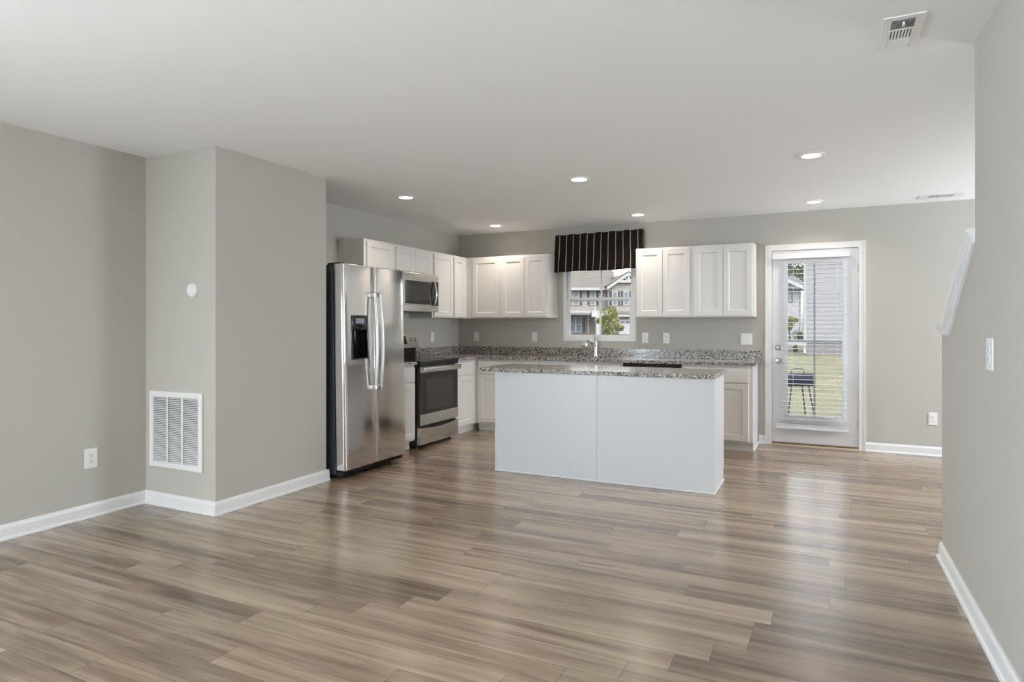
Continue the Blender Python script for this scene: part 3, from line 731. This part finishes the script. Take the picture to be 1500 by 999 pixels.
# ------------------------------------------------------------------ range
def cook_range():
    y0, y1 = 5.366, 6.116; xb = -4.27; xf = -3.625
    t = thing('kitchen_range', 'stainless electric range with black glass cooktop and dark oven door', 'range', (-3.95, (y0+y1)/2, 0))
    MB().box(xb, y0, 0.035, xf-0.040, y1, 0.872).build('body', M['black'], t)
    b = MB().box(xb, y0-0.0008, 0.8722, xf+0.012, y1+0.0008, 0.893, 0.004); b.build('cooktop', M['glossblack'], t)
    b = MB().box(xf-0.0395, y0+0.002, 0.835, xf+0.004, y1-0.002, 0.8718, 0.003); b.build('front_rail', M['black'], t)
    d = MB(); xd = xf-0.0393
    d.box(xd, y0+0.002, 0.238, xf, y1-0.002, 0.830, 0.004); od = d.build('oven_door', M['ovendoor'], t)
    MB().box(xf+0.0003, y0+0.002, 0.238, xf+0.004, y1-0.002, 0.348, 0.001).build('lower_trim', M['steel2'], od)
    MB().box(xf+0.0003, y0+0.002, 0.772, xf+0.004, y1-0.002, 0.830, 0.001).build('upper_trim', M['steel2'], od)
    MB().box(xf+0.0003, y0+0.11, 0.392, xf+0.0015, y1-0.11, 0.705).build('oven_window', M['ovenglass'], od)
    b = MB().box(xf+0.0303, y0+0.006, 0.775, xf+0.052, y1-0.006, 0.826, 0.010, 3)
    b.box(xf+0.0043, y0+0.02, 0.785, xf+0.030, y0+0.06, 0.815); b.box(xf+0.0043, y1-0.06, 0.785, xf+0.030, y1-0.02, 0.815)
    b.build('handle', M['steel2'], od, smooth=True)
    MB().lathe([(0.013, 0), (0.013, 0.0018), (0.010, 0.0022)], (xf+0.0042, (y0+y1)/2, 0.292), (1, 0, 0), seg=20).build('round_badge', M['badge'], od, smooth=True)
    b = MB(); poly = []
    n = 12
    top = [(y0+0.002+(y1-y0-0.004)*i/n, 0.214-0.022*math.sin(PI*i/n)) for i in range(n+1)]
    b.prism([(y0+0.002, 0.042)] + [(y1-0.002, 0.042)] + top[::-1], 0, xf-0.036, xf+0.002)
    b.build('storage_drawer', M['steel2'], t)
    for yy in (y0+0.05, y1-0.05):
        for xx in (xf-0.08, xb+0.08):
            MB().lathe([(0.018, 0.0005), (0.018, 0.012), (0.009, 0.014), (0.009, 0.0345)], (xx, yy, 0), seg=12).build('foot', M['black'], t, smooth=True)
    # backguard
    b = MB().box(-4.262, y0, 0.8935, -4.19, y1, 1.0, 0.003); b.build('backguard_base', M['black'], t)
    b = MB().prism([(-4.262, 1.0005), (-4.14, 1.0005), (-4.185, 1.172), (-4.262, 1.172)], 1, y0, y1); bg_ = b.build('backguard', M['steel2'], t)
    nx = Vector((0.172, 0, 0.045)).normalized()
    for yy in (y0+0.06, y0+0.13, y1-0.13, y1-0.06):
        c = Vector((-4.1635, yy, 1.09)) + nx*0.0005
        MB().lathe([(0.022, 0), (0.022, 0.006), (0.018, 0.010), (0.017, 0.026), (0.012, 0.028)], c, nx, seg=18).build('knob', M['chrome'], bg_, smooth=True)
    b = MB(); e = nx*0.001
    for z0_, z1_ in ((1.045, 1.135),):
        xa = lambda z: -4.14-0.045*(z-1.0)/0.172
        b.faces([(xa(z0_)+0.001, y0+0.22, z0_), (xa(z0_)+0.001, y1-0.22, z0_), (xa(z1_)+0.001, y1-0.22, z1_), (xa(z1_)+0.001, y0+0.22, z1_),
                 (xa(z0_)-0.004, y0+0.22, z0_), (xa(z0_)-0.004, y1-0.22, z0_), (xa(z1_)-0.004, y1-0.22, z1_), (xa(z1_)-0.004, y0+0.22, z1_)],
                [(0, 1, 2, 3), (4, 7, 6, 5), (0, 4, 5, 1), (1, 5, 6, 2), (2, 6, 7, 3), (3, 7, 4, 0)])
    b.build('clock_display', M['glossblack'], bg_)
    for (xx, yy, r) in ((-3.80, y0+0.2, 0.105), (-3.80, y1-0.2, 0.085), (-4.05, y0+0.2, 0.08), (-4.05, y1-0.2, 0.105)):
        MB().lathe([(r, 0), (r, 0.0004), (r-0.003, 0.0004), (r-0.003, 0)], (xx, yy, 0.8932), seg=40, cap=False).build('burner_ring', M['casegrey'], t)
cook_range()

# microwave
def microwave():
    y0, y1 = 5.414, 6.136; z0, z1 = 1.400, 1.8205; xf = -3.892
    t = thing('microwave', 'stainless over-the-range microwave hung under the short wall cabinet', 'microwave', (-4.0, (y0+y1)/2, z0))
    MB().box(XL+0.001, y0, z0+0.006, xf-0.041, y1, z1).build('case', M['black'], t)
    MB().box(xf-0.0405, y0, 1.743, xf, y1, 1.817, 0.004).build('top_trim', M['steel2'], t)
    b = MB().box(xf-0.0405, y0, z0+0.004, xf, y1, z0+0.075, 0.004); 
    b.build('bottom_trim', M['steel2'], t)
    ym = y1-0.145
    d = MB().box(xf-0.0405, y0, z0+0.0755, xf-0.001, ym-0.0005, 1.7425, 0.003).build('door', M['steel2'], t)
    MB().box(xf-0.0007, y0+0.07, z0+0.085, xf+0.0012, ym-0.0005, 1.733, 0.0005).build('door_glass', M['glossblack'], d)
    MB().box(xf+0.0015, y0+0.10, z0+0.12, xf+0.0022, ym-0.045, 1.685).build('door_window', M['ovenglass'], d)
    MB().box(xf-0.0405, ym+0.0005, z0+0.0755, xf, y1, 1.7425, 0.003).build('control_panel', M['glossblack'], t)
    pts = [(xf+0.016+0.022*math.sin(PI*i/10), ym+0.040, z0+0.095+(0.23)*i/10) for i in range(11)]
    b = MB().tube(pts, 0.012, 12, 0.8, up=(1, 0, 0)); b.box(xf+0.0003, ym+0.030, z0+0.085, xf+0.022, ym+0.050, z0+0.11, 0.003); b.box(xf+0.0003, ym+0.030, z0+0.310, xf+0.022, ym+0.050, z0+0.335, 0.003)
    b.build('handle', M['steel'], d, smooth=True)
microwave()

# ------------------------------------------------------------------ plates, grilles, sensors
def plate(F, u, v, kind, name, label, cat, group, w=0.072, h=0.118):
    ori = F((u, 0, v)); t = thing(name, label, cat, ori, group)
    b = MB(); b.T = F; b.box(u-w/2, 0.0006, v-h/2, u+w/2, 0.006, v+h/2, 0.0025); b.build('cover_plate', M['plastic'], t)
    def duplex(uu):
        for dv in (-0.020, 0.020):
            b = MB(); b.T = F; b.box(uu-0.017, 0.0061, v+dv-0.014, uu+0.017, 0.0085, v+dv+0.014, 0.004); r = b.build('receptacle', M['plastic'], t)
            b = MB(); b.T = F; b.box(uu-0.008, 0.0086, v+dv-0.003, uu-0.006, 0.0089, v+dv+0.007); b.box(uu+0.006, 0.0086, v+dv-0.003, uu+0.008, 0.0089, v+dv+0.007); b.box(uu-0.0025, 0.0086, v+dv-0.010, uu+0.0025, 0.0089, v+dv-0.006)
            b.build('slots', M['slot'], r)
    def rocker(uu):
        b = MB(); b.T = F; b.box(uu-0.017, 0.0061, v-0.034, uu+0.017, 0.0085, v+0.034, 0.001); b.build('rocker', M['plastic'], t)
    def toggle(uu):
        b = MB(); b.T = F; b.box(uu-0.005, 0.0061, v-0.012, uu+0.005, 0.0066, v+0.012); b.box(uu-0.004, 0.0067, v+0.0, uu+0.004, 0.016, v+0.010, 0.001); b.build('toggle', M['plastic'], t)
    if kind == 'duplex': duplex(u)
    elif kind == 'rocker': rocker(u)
    elif kind == 'toggle': toggle(u)
    elif kind == 'gang': toggle(u-0.023); rocker(u+0.024)
    return t
FB, FL, FR = face_back(YB), face_left(XL), face_right(XR)
OUT, SWI = 'wall outlets', 'wall switches'
plate(FB, -4.017, 1.11, 'rocker', 'wall_switch', 'white rocker switch plate on back wall nearest the room corner', 'switch', SWI)
plate(FB, -3.192, 1.11, 'toggle', 'wall_switch', 'white toggle switch plate left of the window under the two-door cabinet', 'switch', SWI)
plate(FB, -1.802, 1.112, 'duplex', 'wall_outlet', 'white duplex outlet on back wall just right of the window frame', 'outlet', OUT)
plate(FB, -1.560, 1.110, 'duplex', 'wall_outlet', 'white outlet on back wall, second one right of the window', 'outlet', OUT)
plate(FB, -0.702, 1.108, 'gang', 'wall_switch', 'wide white double switch plate closest to the back door', 'switch', SWI, w=0.118, h=0.122)
plate(FL, 6.615, 1.112, 'rocker', 'wall_switch', 'white switch plate on the left wall beside the range backguard', 'switch', SWI)
plate(FB, 0.984, 0.358, 'duplex', 'wall_outlet', 'white low outlet on back wall right of the door, above baseboard', 'outlet', OUT)
plate(FL, 2.541, 0.385, 'duplex', 'wall_outlet', 'white low outlet on the bare left living room wall', 'outlet', OUT, w=0.082, h=0.130)
plate(FR, 2.998, 1.142, 'duplex', 'wall_outlet', 'white plate mounted at chest height on the right wall by the stairs', 'outlet', OUT, w=0.10, h=0.124)

t = thing('thermostat', 'small round white sensor mounted on the narrow closet wall', 'sensor', (-3.79, YC, 1.49))
MB().lathe([(0.047, 0.0005), (0.047, 0.012), (0.043, 0.022), (0.036, 0.026)], (-3.79, YC, 1.49), (0, -1, 0), seg=32).build('base_ring', M['plastic'], t, smooth=True)
MB().lathe([(0.034, 0.0262), (0.033, 0.0285), (0.028, 0.029)], (-3.79, YC, 1.49), (0, -1, 0), seg=32).build('dial_face', M['plastic'], t, smooth=True)

# return-air grille
t = thing('return_air_grille', 'large white louvred return air grille low on the closet wall', 'air vent', (-3.965, YC, 0.53))
gx0, gx1, gz0, gz1 = -4.236, -3.698, 0.270, 0.798; yg = YC
b = MB(); fw_ = 0.040
b.box(gx0, yg-0.014, gz0, gx0+fw_, yg-0.0005, gz1, 0.003); b.box(gx1-fw_, yg-0.014, gz0, gx1, yg-0.0005, gz1, 0.003)
b.box(gx0+fw_, yg-0.014, gz0, gx1-fw_, yg-0.0005, gz0+fw_, 0.003); b.box(gx0+fw_, yg-0.014, gz1-fw_, gx1-fw_, yg-0.0005, gz1, 0.003)
b.build('frame', M['plastic'], t)
ix0, ix1, iz0, iz1 = gx0+fw_, gx1-fw_, gz0+fw_, gz1-fw_
b = MB().box(ix0, yg-0.003, iz0, ix1, yg-0.0005, iz1); b.build('duct_backing', M['slot'], t)
b = MB(); n = 36
for i in range(n):
    z = iz0+(iz1-iz0)*(i+0.5)/n
    b.prism([(yg-0.0125, z-0.0036), (yg-0.0120, z-0.0042), (yg-0.0032, z+0.0020), (yg-0.0038, z+0.0028)], 0, ix0, ix1)
b.build('louvres', M['plastic'], t)
b = MB()
for k in (1, 2):
    x = ix0+(ix1-ix0)*k/3; b.box(x-0.009, yg-0.0145, iz0, x+0.009, yg-0.0126, iz1)
b.build('mullion', M['plastic'], t)
for x, z in ((gx0+0.012, gz1-0.026), (gx1-0.07, gz1-0.022)):
    MB().box(x, yg-0.018, z, x+0.016, yg-0.0142, z+0.008, 0.001).build('latch', M['plastic'], t)

# ceiling register
def register(label, x0, x1, y0, y1, name='ceiling_register', slots='two'):
    t = thing(name, label, 'air vent', ((x0+x1)/2, (y0+y1)/2, H), 'ceiling vents')
    w_, d_ = x1-x0, y1-y0; zt_ = H-0.0005; f1, f2 = 0.26, 0.22
    b = MB(); xa, xb_, ya, yb_ = x0+w_*0.22, x1-w_*0.22, y0+d_*0.10, y1-d_*0.12
    b.box(x0, y0, H-0.007, xa, y1, zt_, 0.002); b.box(xb_, y0, H-0.007, x1, y1, zt_, 0.002); b.box(xa, y0, H-0.007, xb_, ya, zt_, 0.002); b.box(xa, yb_, H-0.007, xb_, y1, zt_, 0.002)
    b.build('frame', M['plastic'], t)
    MB().box(xa, ya, H-0.0018, xb_, yb_, zt_).build('duct_opening', M['slot'], t)
    b = MB(); y1a, y2a = ya+(yb_-ya)*0.34, ya+(yb_-ya)*0.70
    for i in range(5):          # bank of fins across
        y = ya+(y1a-ya)*(i+0.5)/5; b.prism([(y-0.006, H-0.010), (y-0.004, H-0.010), (y+0.006, H-0.002), (y+0.004, H-0.002)], 0, xa, xb_)
    b.box(xa, y1a-0.004, H-0.009, xb_, y1a+0.004, H-0.002)
    for i in range(8):          # bank of fins along
        x = xa+(xb_-xa)*i/7; b.box(x-0.0035, y1a+0.004, H-0.010, x+0.0035, y2a, H-0.002)
    b.box(xa, y2a, H-0.009, xb_, y2a+0.004, H-0.002)
    b.box(xa, y2a+0.006, H-0.010, xb_, yb_, H-0.006, 0.001)
    b.build('fins', M['plastic'], t)
    MB().box((xa+xb_)/2-0.004, ya+0.008, H-0.022, (xa+xb_)/2+0.004, ya+0.03, H-0.0102, 0.001).build('damper_lever', M['plastic'], t)
register('white metal air register on the ceiling near the right wall', 0.225, 0.367, 2.835, 3.155)
register('white air register on the far ceiling near the back wall', 0.83, 1.17, 6.85, 7.02)

# recessed lights
def downlight(x, y, label):
    t = thing('recessed_light', label, 'ceiling light', (x, y, H), 'recessed ceiling lights')
    MB().lathe([(0.088, -0.0005), (0.088, -0.005), (0.080, -0.009), (0.066, -0.008), (0.062, -0.0035)], (x, y, H), seg=36, cap=False).build('trim_ring', M['plastic'], t, smooth=True)
    MB().lathe([(0.0635, -0.001), (0.0615, -0.0045), (0.03, -0.0055), (0.0, -0.006)], (x, y, H), seg=36, cap=False).build('lens', M['lens'], t, smooth=True)
    l = light('downlight_lamp', 'AREA', (x, y, H-0.013), (0, 0, 0), LAMP_E, LAMP_C, 0.12, spread=math.radians(135))
    return t
ROWS = {4.86: 'row farther from the window wall', 6.69: 'row along the window wall'}
downlight(-3.44, 4.86, 'lit recessed ceiling light over the front of the refrigerator')
downlight(-1.75, 4.87, 'lit recessed ceiling light straight above the island middle')
downlight(-0.05, 4.89, 'lit recessed ceiling light, largest one toward the right wall')
downlight(-3.45, 6.69, 'lit recessed ceiling light above the corner wall cabinets')
downlight(-1.745, 6.70, 'lit recessed ceiling light in front of the striped valance')
downlight(-0.045, 6.73, 'lit recessed ceiling light in front of the back door')

# ------------------------------------------------------------------ outside
RT = Vector((math.cos(YAW), math.sin(YAW), 0)); FWD = Vector((-math.sin(YAW), math.cos(YAW), 0))
GZ = -0.12
def out(lx, d, z=GZ):
    p = RT*lx + FWD*d; return (p.x, p.y, z)
b = MB().faces([(-90, 7.38, GZ), (60, 7.38, GZ), (60, 140, GZ), (-90, 140, GZ), (-90, 7.38, GZ-0.3), (60, 7.38, GZ-0.3), (60, 140, GZ-0.3), (-90, 140, GZ-0.3)],
               [(0, 1, 2, 3), (4, 7, 6, 5), (0, 4, 5, 1), (1, 5, 6, 2), (2, 6, 7, 3), (3, 7, 4, 0)])
struct(b.build('ground_lawn', M['lawn']))
b = MB().box(-0.9, 7.37, GZ+0.001, 0.9, 8.3, GZ+0.06); struct(b.build('patio_slab', M['concrete']))
def strip(name, d0, d1, l0, l1, z=0.01):
    b = MB(); P = [out(l0, d0, GZ+z), out(l1, d0, GZ+z), out(l1, d1, GZ+z), out(l0, d1, GZ+z)]
    Q = [(p[0], p[1], GZ+0.001) for p in P]
    b.faces(P+Q, [(0, 1, 2, 3), (4, 7, 6, 5), (0, 4, 5, 1), (1, 5, 6, 2), (2, 6, 7, 3), (3, 7, 4, 0)])
    return struct(b.build(name, M['concrete']))
strip('street', 44, 57, -12, 60)
strip('driveway', 57.1, 62.5, 2, 12)

def extroot(name, label, cat, lx, d, group=None):
    t = thing(name, label, cat, out(lx, d), group); t.rotation_euler = (0, 0, YAW); t['_o'] = (0, 0, 0); return t
# across-the-street townhouse seen through the kitchen window (1 px = 1/15.5 m at 60 m); local x = lx, y = depth behind the facade, z above the ground
def px(x, s=15.5): return (x-750)/s
def pz(y, s=15.5): return CAM_H-GZ+(477-y)/s
def townhouse():
    t = extroot('townhouse', 'beige townhouse with grey-brown roof and dark shutters beyond the kitchen window', 'house', 0, 60)
    B = lambda *a: MB().box(*a)
    X0, X1 = -6, 17; ze = pz(421); zr = pz(390)
    B(X0, 0, pz(457), X1, 8, ze-0.35).build('upper_wall', M['siding_beige'], t, local=True)
    B(X0, 0.3, 0.002, X1, 7.9, pz(457)-0.001).build('lower_wall', M['siding_tan'], t, local=True)
    MB().prism([(-0.5, ze-0.3), (-0.5, ze-0.05), (4.2, zr), (8.6, ze-0.05), (8.6, ze-0.3)], 0, X0-0.4, px(907)).build('roof', M['shingle'], t, local=True)
    MB().prism([(-0.5, ze-0.3), (-0.5, ze-0.05), (3.4, zr-0.60), (8.6, ze-0.05), (8.6, ze-0.3)], 0, px(907)+0.01, X1).build('roof', M['shingle'], t, local=True)
    B(X0-0.4, -0.62, ze-0.3, X1, -0.501, ze-0.06).build('fascia', M['ext_trim'], t, local=True)
    B(px(901), 1.2, pz(404), px(905), 1.7, pz(396)).build('roof_vent', M['ext_trim'], t, local=True)
    # front gable
    gx0, gxa, gx1, za, zb = px(886), px(917), px(948), pz(401), pz(422)
    MB().prism([(gx0+0.3, zb), (gx1-0.3, zb), (gxa, za-0.2)], 1, -1.0, 3).build('gable_wall', M['siding_beige'], t, local=True)
    B(px(888), -1.0, pz(457), px(946), -0.001, zb).build('gable_wall', M['siding_beige'], t, local=True)
    b = MB()
    for s in (-1, 1):
        xe = gxa+s*(gxa-gx0)
        b.prism([(xe, zb-0.25), (xe, zb+0.05), (gxa, za+0.05), (gxa, za-0.25)], 1, -1.45, -1.01)
    g = b.build('gable_rake', M['ext_trim'], t, local=True)
    b = MB()
    for s in (-1, 1):
        xe = gxa+s*(gxa-gx0+0.1)
        b.prism([(xe, zb+0.06), (xe, zb+0.16), (gxa, za+0.16), (gxa, za+0.06)], 1, -1.5, 3)
    b.build('gable_roof', M['shingle'], t, local=True)
    zt = pz(413.5); hx = (gxa-gx0)*(za-zt)/(za-zb)
    b = MB().box(gxa-hx, -1.4, zt-0.12, gxa+hx, -1.25, zt+0.12); b.box(gxa-0.09, -1.38, zt+0.12, gxa+0.09, -1.27, za-0.2)
    for s in (-1, 1):
        b.prism([(gxa, zt+0.1), (gxa+s*0.14, zt+0.1), (gxa+s*hx*0.48+s*0.07, zt+0.50), (gxa+s*hx*0.48-s*0.07, zt+0.58)], 1, -1.38, -1.27)
    b.build('gable_truss', M['ext_trim'], t, local=True)
    def win(xa, xb, ya, yb, y=0.0, mull=False):
        f = MB(); f.box(px(xa), y-0.08, pz(yb), px(xb), y-0.001, pz(ya)); o = f.build('window', M['ext_trim'], t, local=True)
        n = 2 if mull else 1; w_ = (px(xb)-px(xa))/n
        g = MB(); zm = (pz(ya)+pz(yb))/2
        for k in range(n):
            for a_, c_ in ((pz(yb)+0.1, zm-0.04), (zm+0.04, pz(ya)-0.1)): g.box(px(xa)+k*w_+0.09, y-0.1, a_, px(xa)+(k+1)*w_-0.09, y-0.081, c_)
        g.build('pane', M['extglass'], o, local=True)
    def shut(xa, xb, ya, yb, y=0.0): MB().box(px(xa), y-0.07, pz(yb), px(xb), y-0.001, pz(ya)).build('shutter', M['shutter'], t, local=True)
    win(838.5, 848.5, 423.5, 447); shut(849.3, 852.6, 424, 447); shut(832, 836, 424, 447)
    win(864, 872.6, 424, 447); shut(860, 863.5, 425, 447); shut(873, 876.4, 425, 447)
    y_ = -1.0
    win(894, 902, 427, 448, y_); shut(890, 893.3, 427, 448, y_); shut(902.4, 905, 427, 448, y_)
    win(910.3, 918.5, 427, 448, y_); shut(907, 909.8, 427, 448, y_); shut(919, 922, 427, 448, y_); win(926.5, 935, 427, 448, y_); shut(923.2, 926, 427, 448, y_)
    B(X0, -0.25, pz(458), px(888), -0.002, pz(455.2)).build('band_board', M['ext_trim'], t, local=True)
    win(834, 852.8, 463.5, 486.5, 0.3, True); shut(853.6, 857.4, 465, 487, 0.3)
    B(X0, -1.6, pz(461.5), px(880), 0.299, pz(458.3)).build('porch_beam', M['siding_tan'], t, local=True)
    B(px(863), -1.9, pz(464.5), px(889), -1.601, pz(455.5)).build('porch_beam', M['ext_trim'], t, local=True)
    B(px(869.5), -1.9, 0.002, px(876), -1.6, pz(464.6)).build('porch_column', M['ext_trim'], t, local=True)
    B(px(890), -1.6, pz(460), X1, -1.001, pz(456.5)).build('garage_roof', M['shingle'], t, local=True)
    B(px(890), -1.5, pz(464), X1, -1.001, pz(460.1)).build('garage_fascia', M['ext_trim'], t, local=True)
    B(px(890), -0.9, 0.002, X1, -0.001, pz(464.1)).build('garage_wall', M['siding_tan'], t, local=True)
    d = B(px(904), -0.98, 0.004, px(938), -0.901, pz(468)).build('garage_door', M['ext_trim'], t, local=True)
    b = MB()
    for k in range(4): b.box(px(906+k*8), -1.0, pz(473.5), px(912+k*8), -0.981, pz(470.3))
    b.build('pane', M['extglass'], d, local=True)
    B(px(896), -1.4, 0.003, px(897.2), -1.0, pz(482)).build('downspout', M['ext_trim'], t, local=True)
townhouse()
b = extroot('storage_bin', 'dark brown bin standing before the townhouse garage door', 'bin', px(913)*0.975, 58.3)
MB().prism([(-0.32, 0.002), (0.32, 0.002), (0.42, 0.52), (-0.42, 0.52)], 1, -0.3, 0.3).build('body', M['bin'], b, local=True)
MB().box(-0.44, -0.33, 0.521, 0.44, 0.33, 0.58, 0.02).build('lid', M['bin'], b, local=True)

def leafcloud(b, blobs, n, size):
    for _ in range(n):
        c, r = random.choice(blobs)
        while True:
            v = Vector((random.uniform(-1, 1), random.uniform(-1, 1), random.uniform(-1, 1)))
            if 0.25 < v.length < 1: break
        p = Vector(c) + Vector((v.x*r[0], v.y*r[1], v.z*r[2]))
        a = Vector((random.gauss(0, 1), random.gauss(0, 1), random.gauss(0, 1))).normalized(); u = a.orthogonal().normalized(); w_ = a.cross(u); s = size*random.uniform(0.6, 1.3)
        b.faces([tuple(p-u*s), tuple(p+w_*s*0.5), tuple(p+u*s), tuple(p-w_*s*0.5)], [(0, 1, 2, 3)])
def tree(label, lx, d, h, trunk_h, blobs, n, size, m, group=None, name='tree'):
    t = extroot(name, label, 'tree' if name == 'tree' else 'shrub', lx, d, group)
    if trunk_h:
        b = MB().tube([(0, 0, 0.001), (0.05, 0, trunk_h*0.5), (0, 0.03, trunk_h), (0.02, 0, h*0.75)], [0.09, 0.07, 0.06, 0.02], 8)
        b.tube([(0, 0, trunk_h*0.9), (0.4, 0.1, trunk_h*1.5)], [0.04, 0.015], 6); b.tube([(0, 0, trunk_h*0.8), (-0.35, -0.1, trunk_h*1.5)], [0.04, 0.015], 6)
        b.build('trunk', M['bark'], t, local=True, smooth=True)
    b = MB(); leafcloud(b, blobs, n, size); b.build('crown', m, t, local=True, recalc=False)
    return t
s50 = 930/48
tree('young yellow-green tree in front of the townhouse, seen through the kitchen window', (893-750)/s50, 48, 2.6, 0.6,
     [((0, 0, 1.0), (0.62, 0.6, 0.6)), ((0.1, 0, 1.7), (0.75, 0.7, 0.6)), ((-0.1, 0, 2.3), (0.55, 0.5, 0.5)), ((-0.75, 0, 1.75), (0.4, 0.35, 0.25)), ((0.75, 0, 1.2), (0.35, 0.35, 0.25)), ((0.25, 0, 2.35), (0.4, 0.4, 0.5))], 1300, 0.10, M['leaf_y'])
tree('dark green rounded shrub by the townhouse garage', (901-750)/15.9, 58, 0.7, 0, [((0, 0, 0.35), (0.28, 0.28, 0.34)), ((0, 0, 0.1), (0.26, 0.26, 0.12))], 400, 0.07, M['leaf_g'], 'shrubs outside', 'shrub')

# neighbouring white house seen through the back door glass (31 px per metre at 30 m)
def white_house():
    S = 31.0; Z = lambda p: pz(p, S)
    t = extroot('neighbor_house', 'white lap-sided house close beyond the lawn, filling the back door glass', 'house', px(1176.5, S), 30)
    t.rotation_euler = (0, 0, 0)
    x0 = 0.0; x1 = 11
    MB().box(x0+0.15, 0.0, Z(502), x1, 9, 5.4).build('siding_wall', M['siding_white'], t, local=True)
    MB().box(x0, -0.05, Z(504), x0+0.149, 9, 5.4).build('corner_board', M['ext_trim'], t, local=True)
    MB().box(x0+0.1, 0.04, 0.002, x1-0.05, 8.9, Z(502.1)).build('foundation', M['found'], t, local=True)
    MB().prism([(-0.5, 5.41), (4.5, 7.6), (9.5, 5.41), (9.5, 5.2), (-0.5, 5.2)], 0, x0-0.3, x1+0.3).build('roof', M['shingle_grey'], t, local=True)
    b = MB().box(x0+0.02, -0.13, 0.25, x0+0.12, -0.051, 5.2); b.prism([(-0.13, 0.25), (-0.051, 0.25), (-0.35, 0.06), (-0.42, 0.08)], 0, x0+0.02, x0+0.12); b.build('downspout', M['ext_trim'], t, local=True)
white_house()
# farther house on the left side of the door glass
def far_house():
    t = extroot('far_house', 'pale house with white gable trim far left in the back door glass', 'house', 0, 62)
    S = 15.0; X = lambda p: px(p, S); Z = lambda p: pz(p, S)
    MB().box(X(1100), 0, 0.002, X(1172), 8, Z(424)).build('wall', M['siding_white'], t, local=True)
    MB().box(X(1172)+0.01, 0.9, 0.002, X(1177), 8, Z(424)).build('side_wall', M['siding_tan'], t, local=True)
    MB().prism([(-0.4, Z(424)), (4, Z(399)), (8.4, Z(424))], 0, X(1096), X(1190)).build('roof', M['shingle_grey'], t, local=True)
    xa, xb, za, zb = X(1143), X(1174), Z(407), Z(421)
    MB().prism([(xa-2, zb), (xb-0.3, zb), (xa-0.1, za-0.2)], 1, -0.6, -0.41).build('gable_wall', M['siding_white'], t, local=True)
    MB().prism([(xa, za), (xb, zb), (xb, zb-0.35), (xa, za-0.35)], 1, -0.9, -0.601).build('gable_rake', M['ext_trim'], t, local=True)
    f = MB().box(X(1150), -0.1, Z(442), X(1158.5), -0.001, Z(426)).build('window', M['ext_trim'], t, local=True)
    MB().box(X(1150.8), -0.13, Z(441), X(1157.8), -0.101, Z(427)).build('pane', M['extglass'], f, local=True)
    MB().box(X(1158.9), -0.1, Z(442), X(1161), -0.001, Z(426)).build('shutter', M['shutter'], t, local=True)
    MB().box(X(1171.6), -0.1, 0.002, X(1173), -0.001, Z(424)).build('corner_board', M['ext_trim'], t, local=True)
far_house()
tree('small yellow-green tree before the far house, left in the door glass', px(1156, 16.9), 55, 2.2, 0.9, [((0, 0, 1.7), (0.55, 0.5, 0.55)), ((0.35, 0, 1.85), (0.4, 0.35, 0.25)), ((-0.1, 0, 1.3), (0.4, 0.4, 0.3))], 600, 0.11, M['leaf_y'])
for i, (p, d, hh, lab) in enumerate(((1150, 82, 10.2, 'tall green tree rising behind the far house roof, leftmost of three'), (1165, 88, 10.9, 'tall green tree behind the far house roof, middle of three'), (1180, 94, 11.0, 'tall green tree behind the far house roof, partly hidden by the white house'))):
    tree(lab, px(p, 930/d), d, hh, 3.5, [((0, 0, hh-1.6), (1.2, 1.2, 1.3)), ((0.6, 0, hh-2.6), (1.3, 1.2, 1.2)), ((-0.7, 0, hh-2.8), (1.2, 1.2, 1.3))], 900, 0.22, M['leaf_g'], 'trees behind the far house')
tree('low green hedge shrub beside the far house wall', px(1169, 15.5), 60, 1.1, 0, [((0, 0, 0.5), (0.6, 0.4, 0.55)), ((0.3, 0, 0.35), (0.4, 0.4, 0.4))], 400, 0.09, M['leaf_g'], 'shrubs outside', 'shrub')
tree('small round shrub on the lawn at the white house corner', px(1164.5, 30), 31, 0.5, 0, [((0, 0, 0.22), (0.13, 0.13, 0.21))], 250, 0.04, M['leaf_g'], 'shrubs outside', 'shrub')

# portable charcoal grill on the lawn
def bbq():
    d = 9.0; lx = px(1167, 930/d)
    t = extroot('charcoal_grill', 'small navy blue portable grill on thin legs standing on the lawn', 'grill', lx, d)
    w2, dp = 0.195, 0.12; z0, zm, z1 = 0.525, 0.605, 0.70
    b = MB().prism([(-w2*0.96, z0), (w2*0.96, z0), (w2, zm-0.002), (-w2, zm-0.002)], 1, -dp, dp); b.build('bowl', M['grill'], t, local=True)
    n = 8; prof = [(-dp-0.005, zm)] + [(-dp*math.cos(PI*i/n)*1.02, zm+0.03+(z1-zm-0.03)*math.sin(PI*i/n)) for i in range(n+1)] + [(dp+0.005, zm)]
    MB().prism(prof, 0, -w2-0.004, w2+0.004).build('lid', M['grill'], t, local=True)
    MB().tube([(-0.09, -0.03, z1-0.005), (-0.085, -0.03, z1+0.05), (-0.05, -0.03, z1+0.065), (0.05, -0.03, z1+0.065), (0.085, -0.03, z1+0.05), (0.09, -0.03, z1-0.005)], 0.007, 8).build('handle', M['grillleg'], t, local=True, smooth=True)
    for sx_ in (-1, 1):
        for sy_ in (-1, 1):
            MB().tube([(sx_*0.12, sy_*0.10, z0-0.001), (sx_*0.20, sy_*0.15, 0.001)], 0.011, 8).build('leg', M['grillleg'], t, local=True, smooth=True)
bbq()

for o in list(bpy.data.objects):
    if '_o' in o: del o['_o']
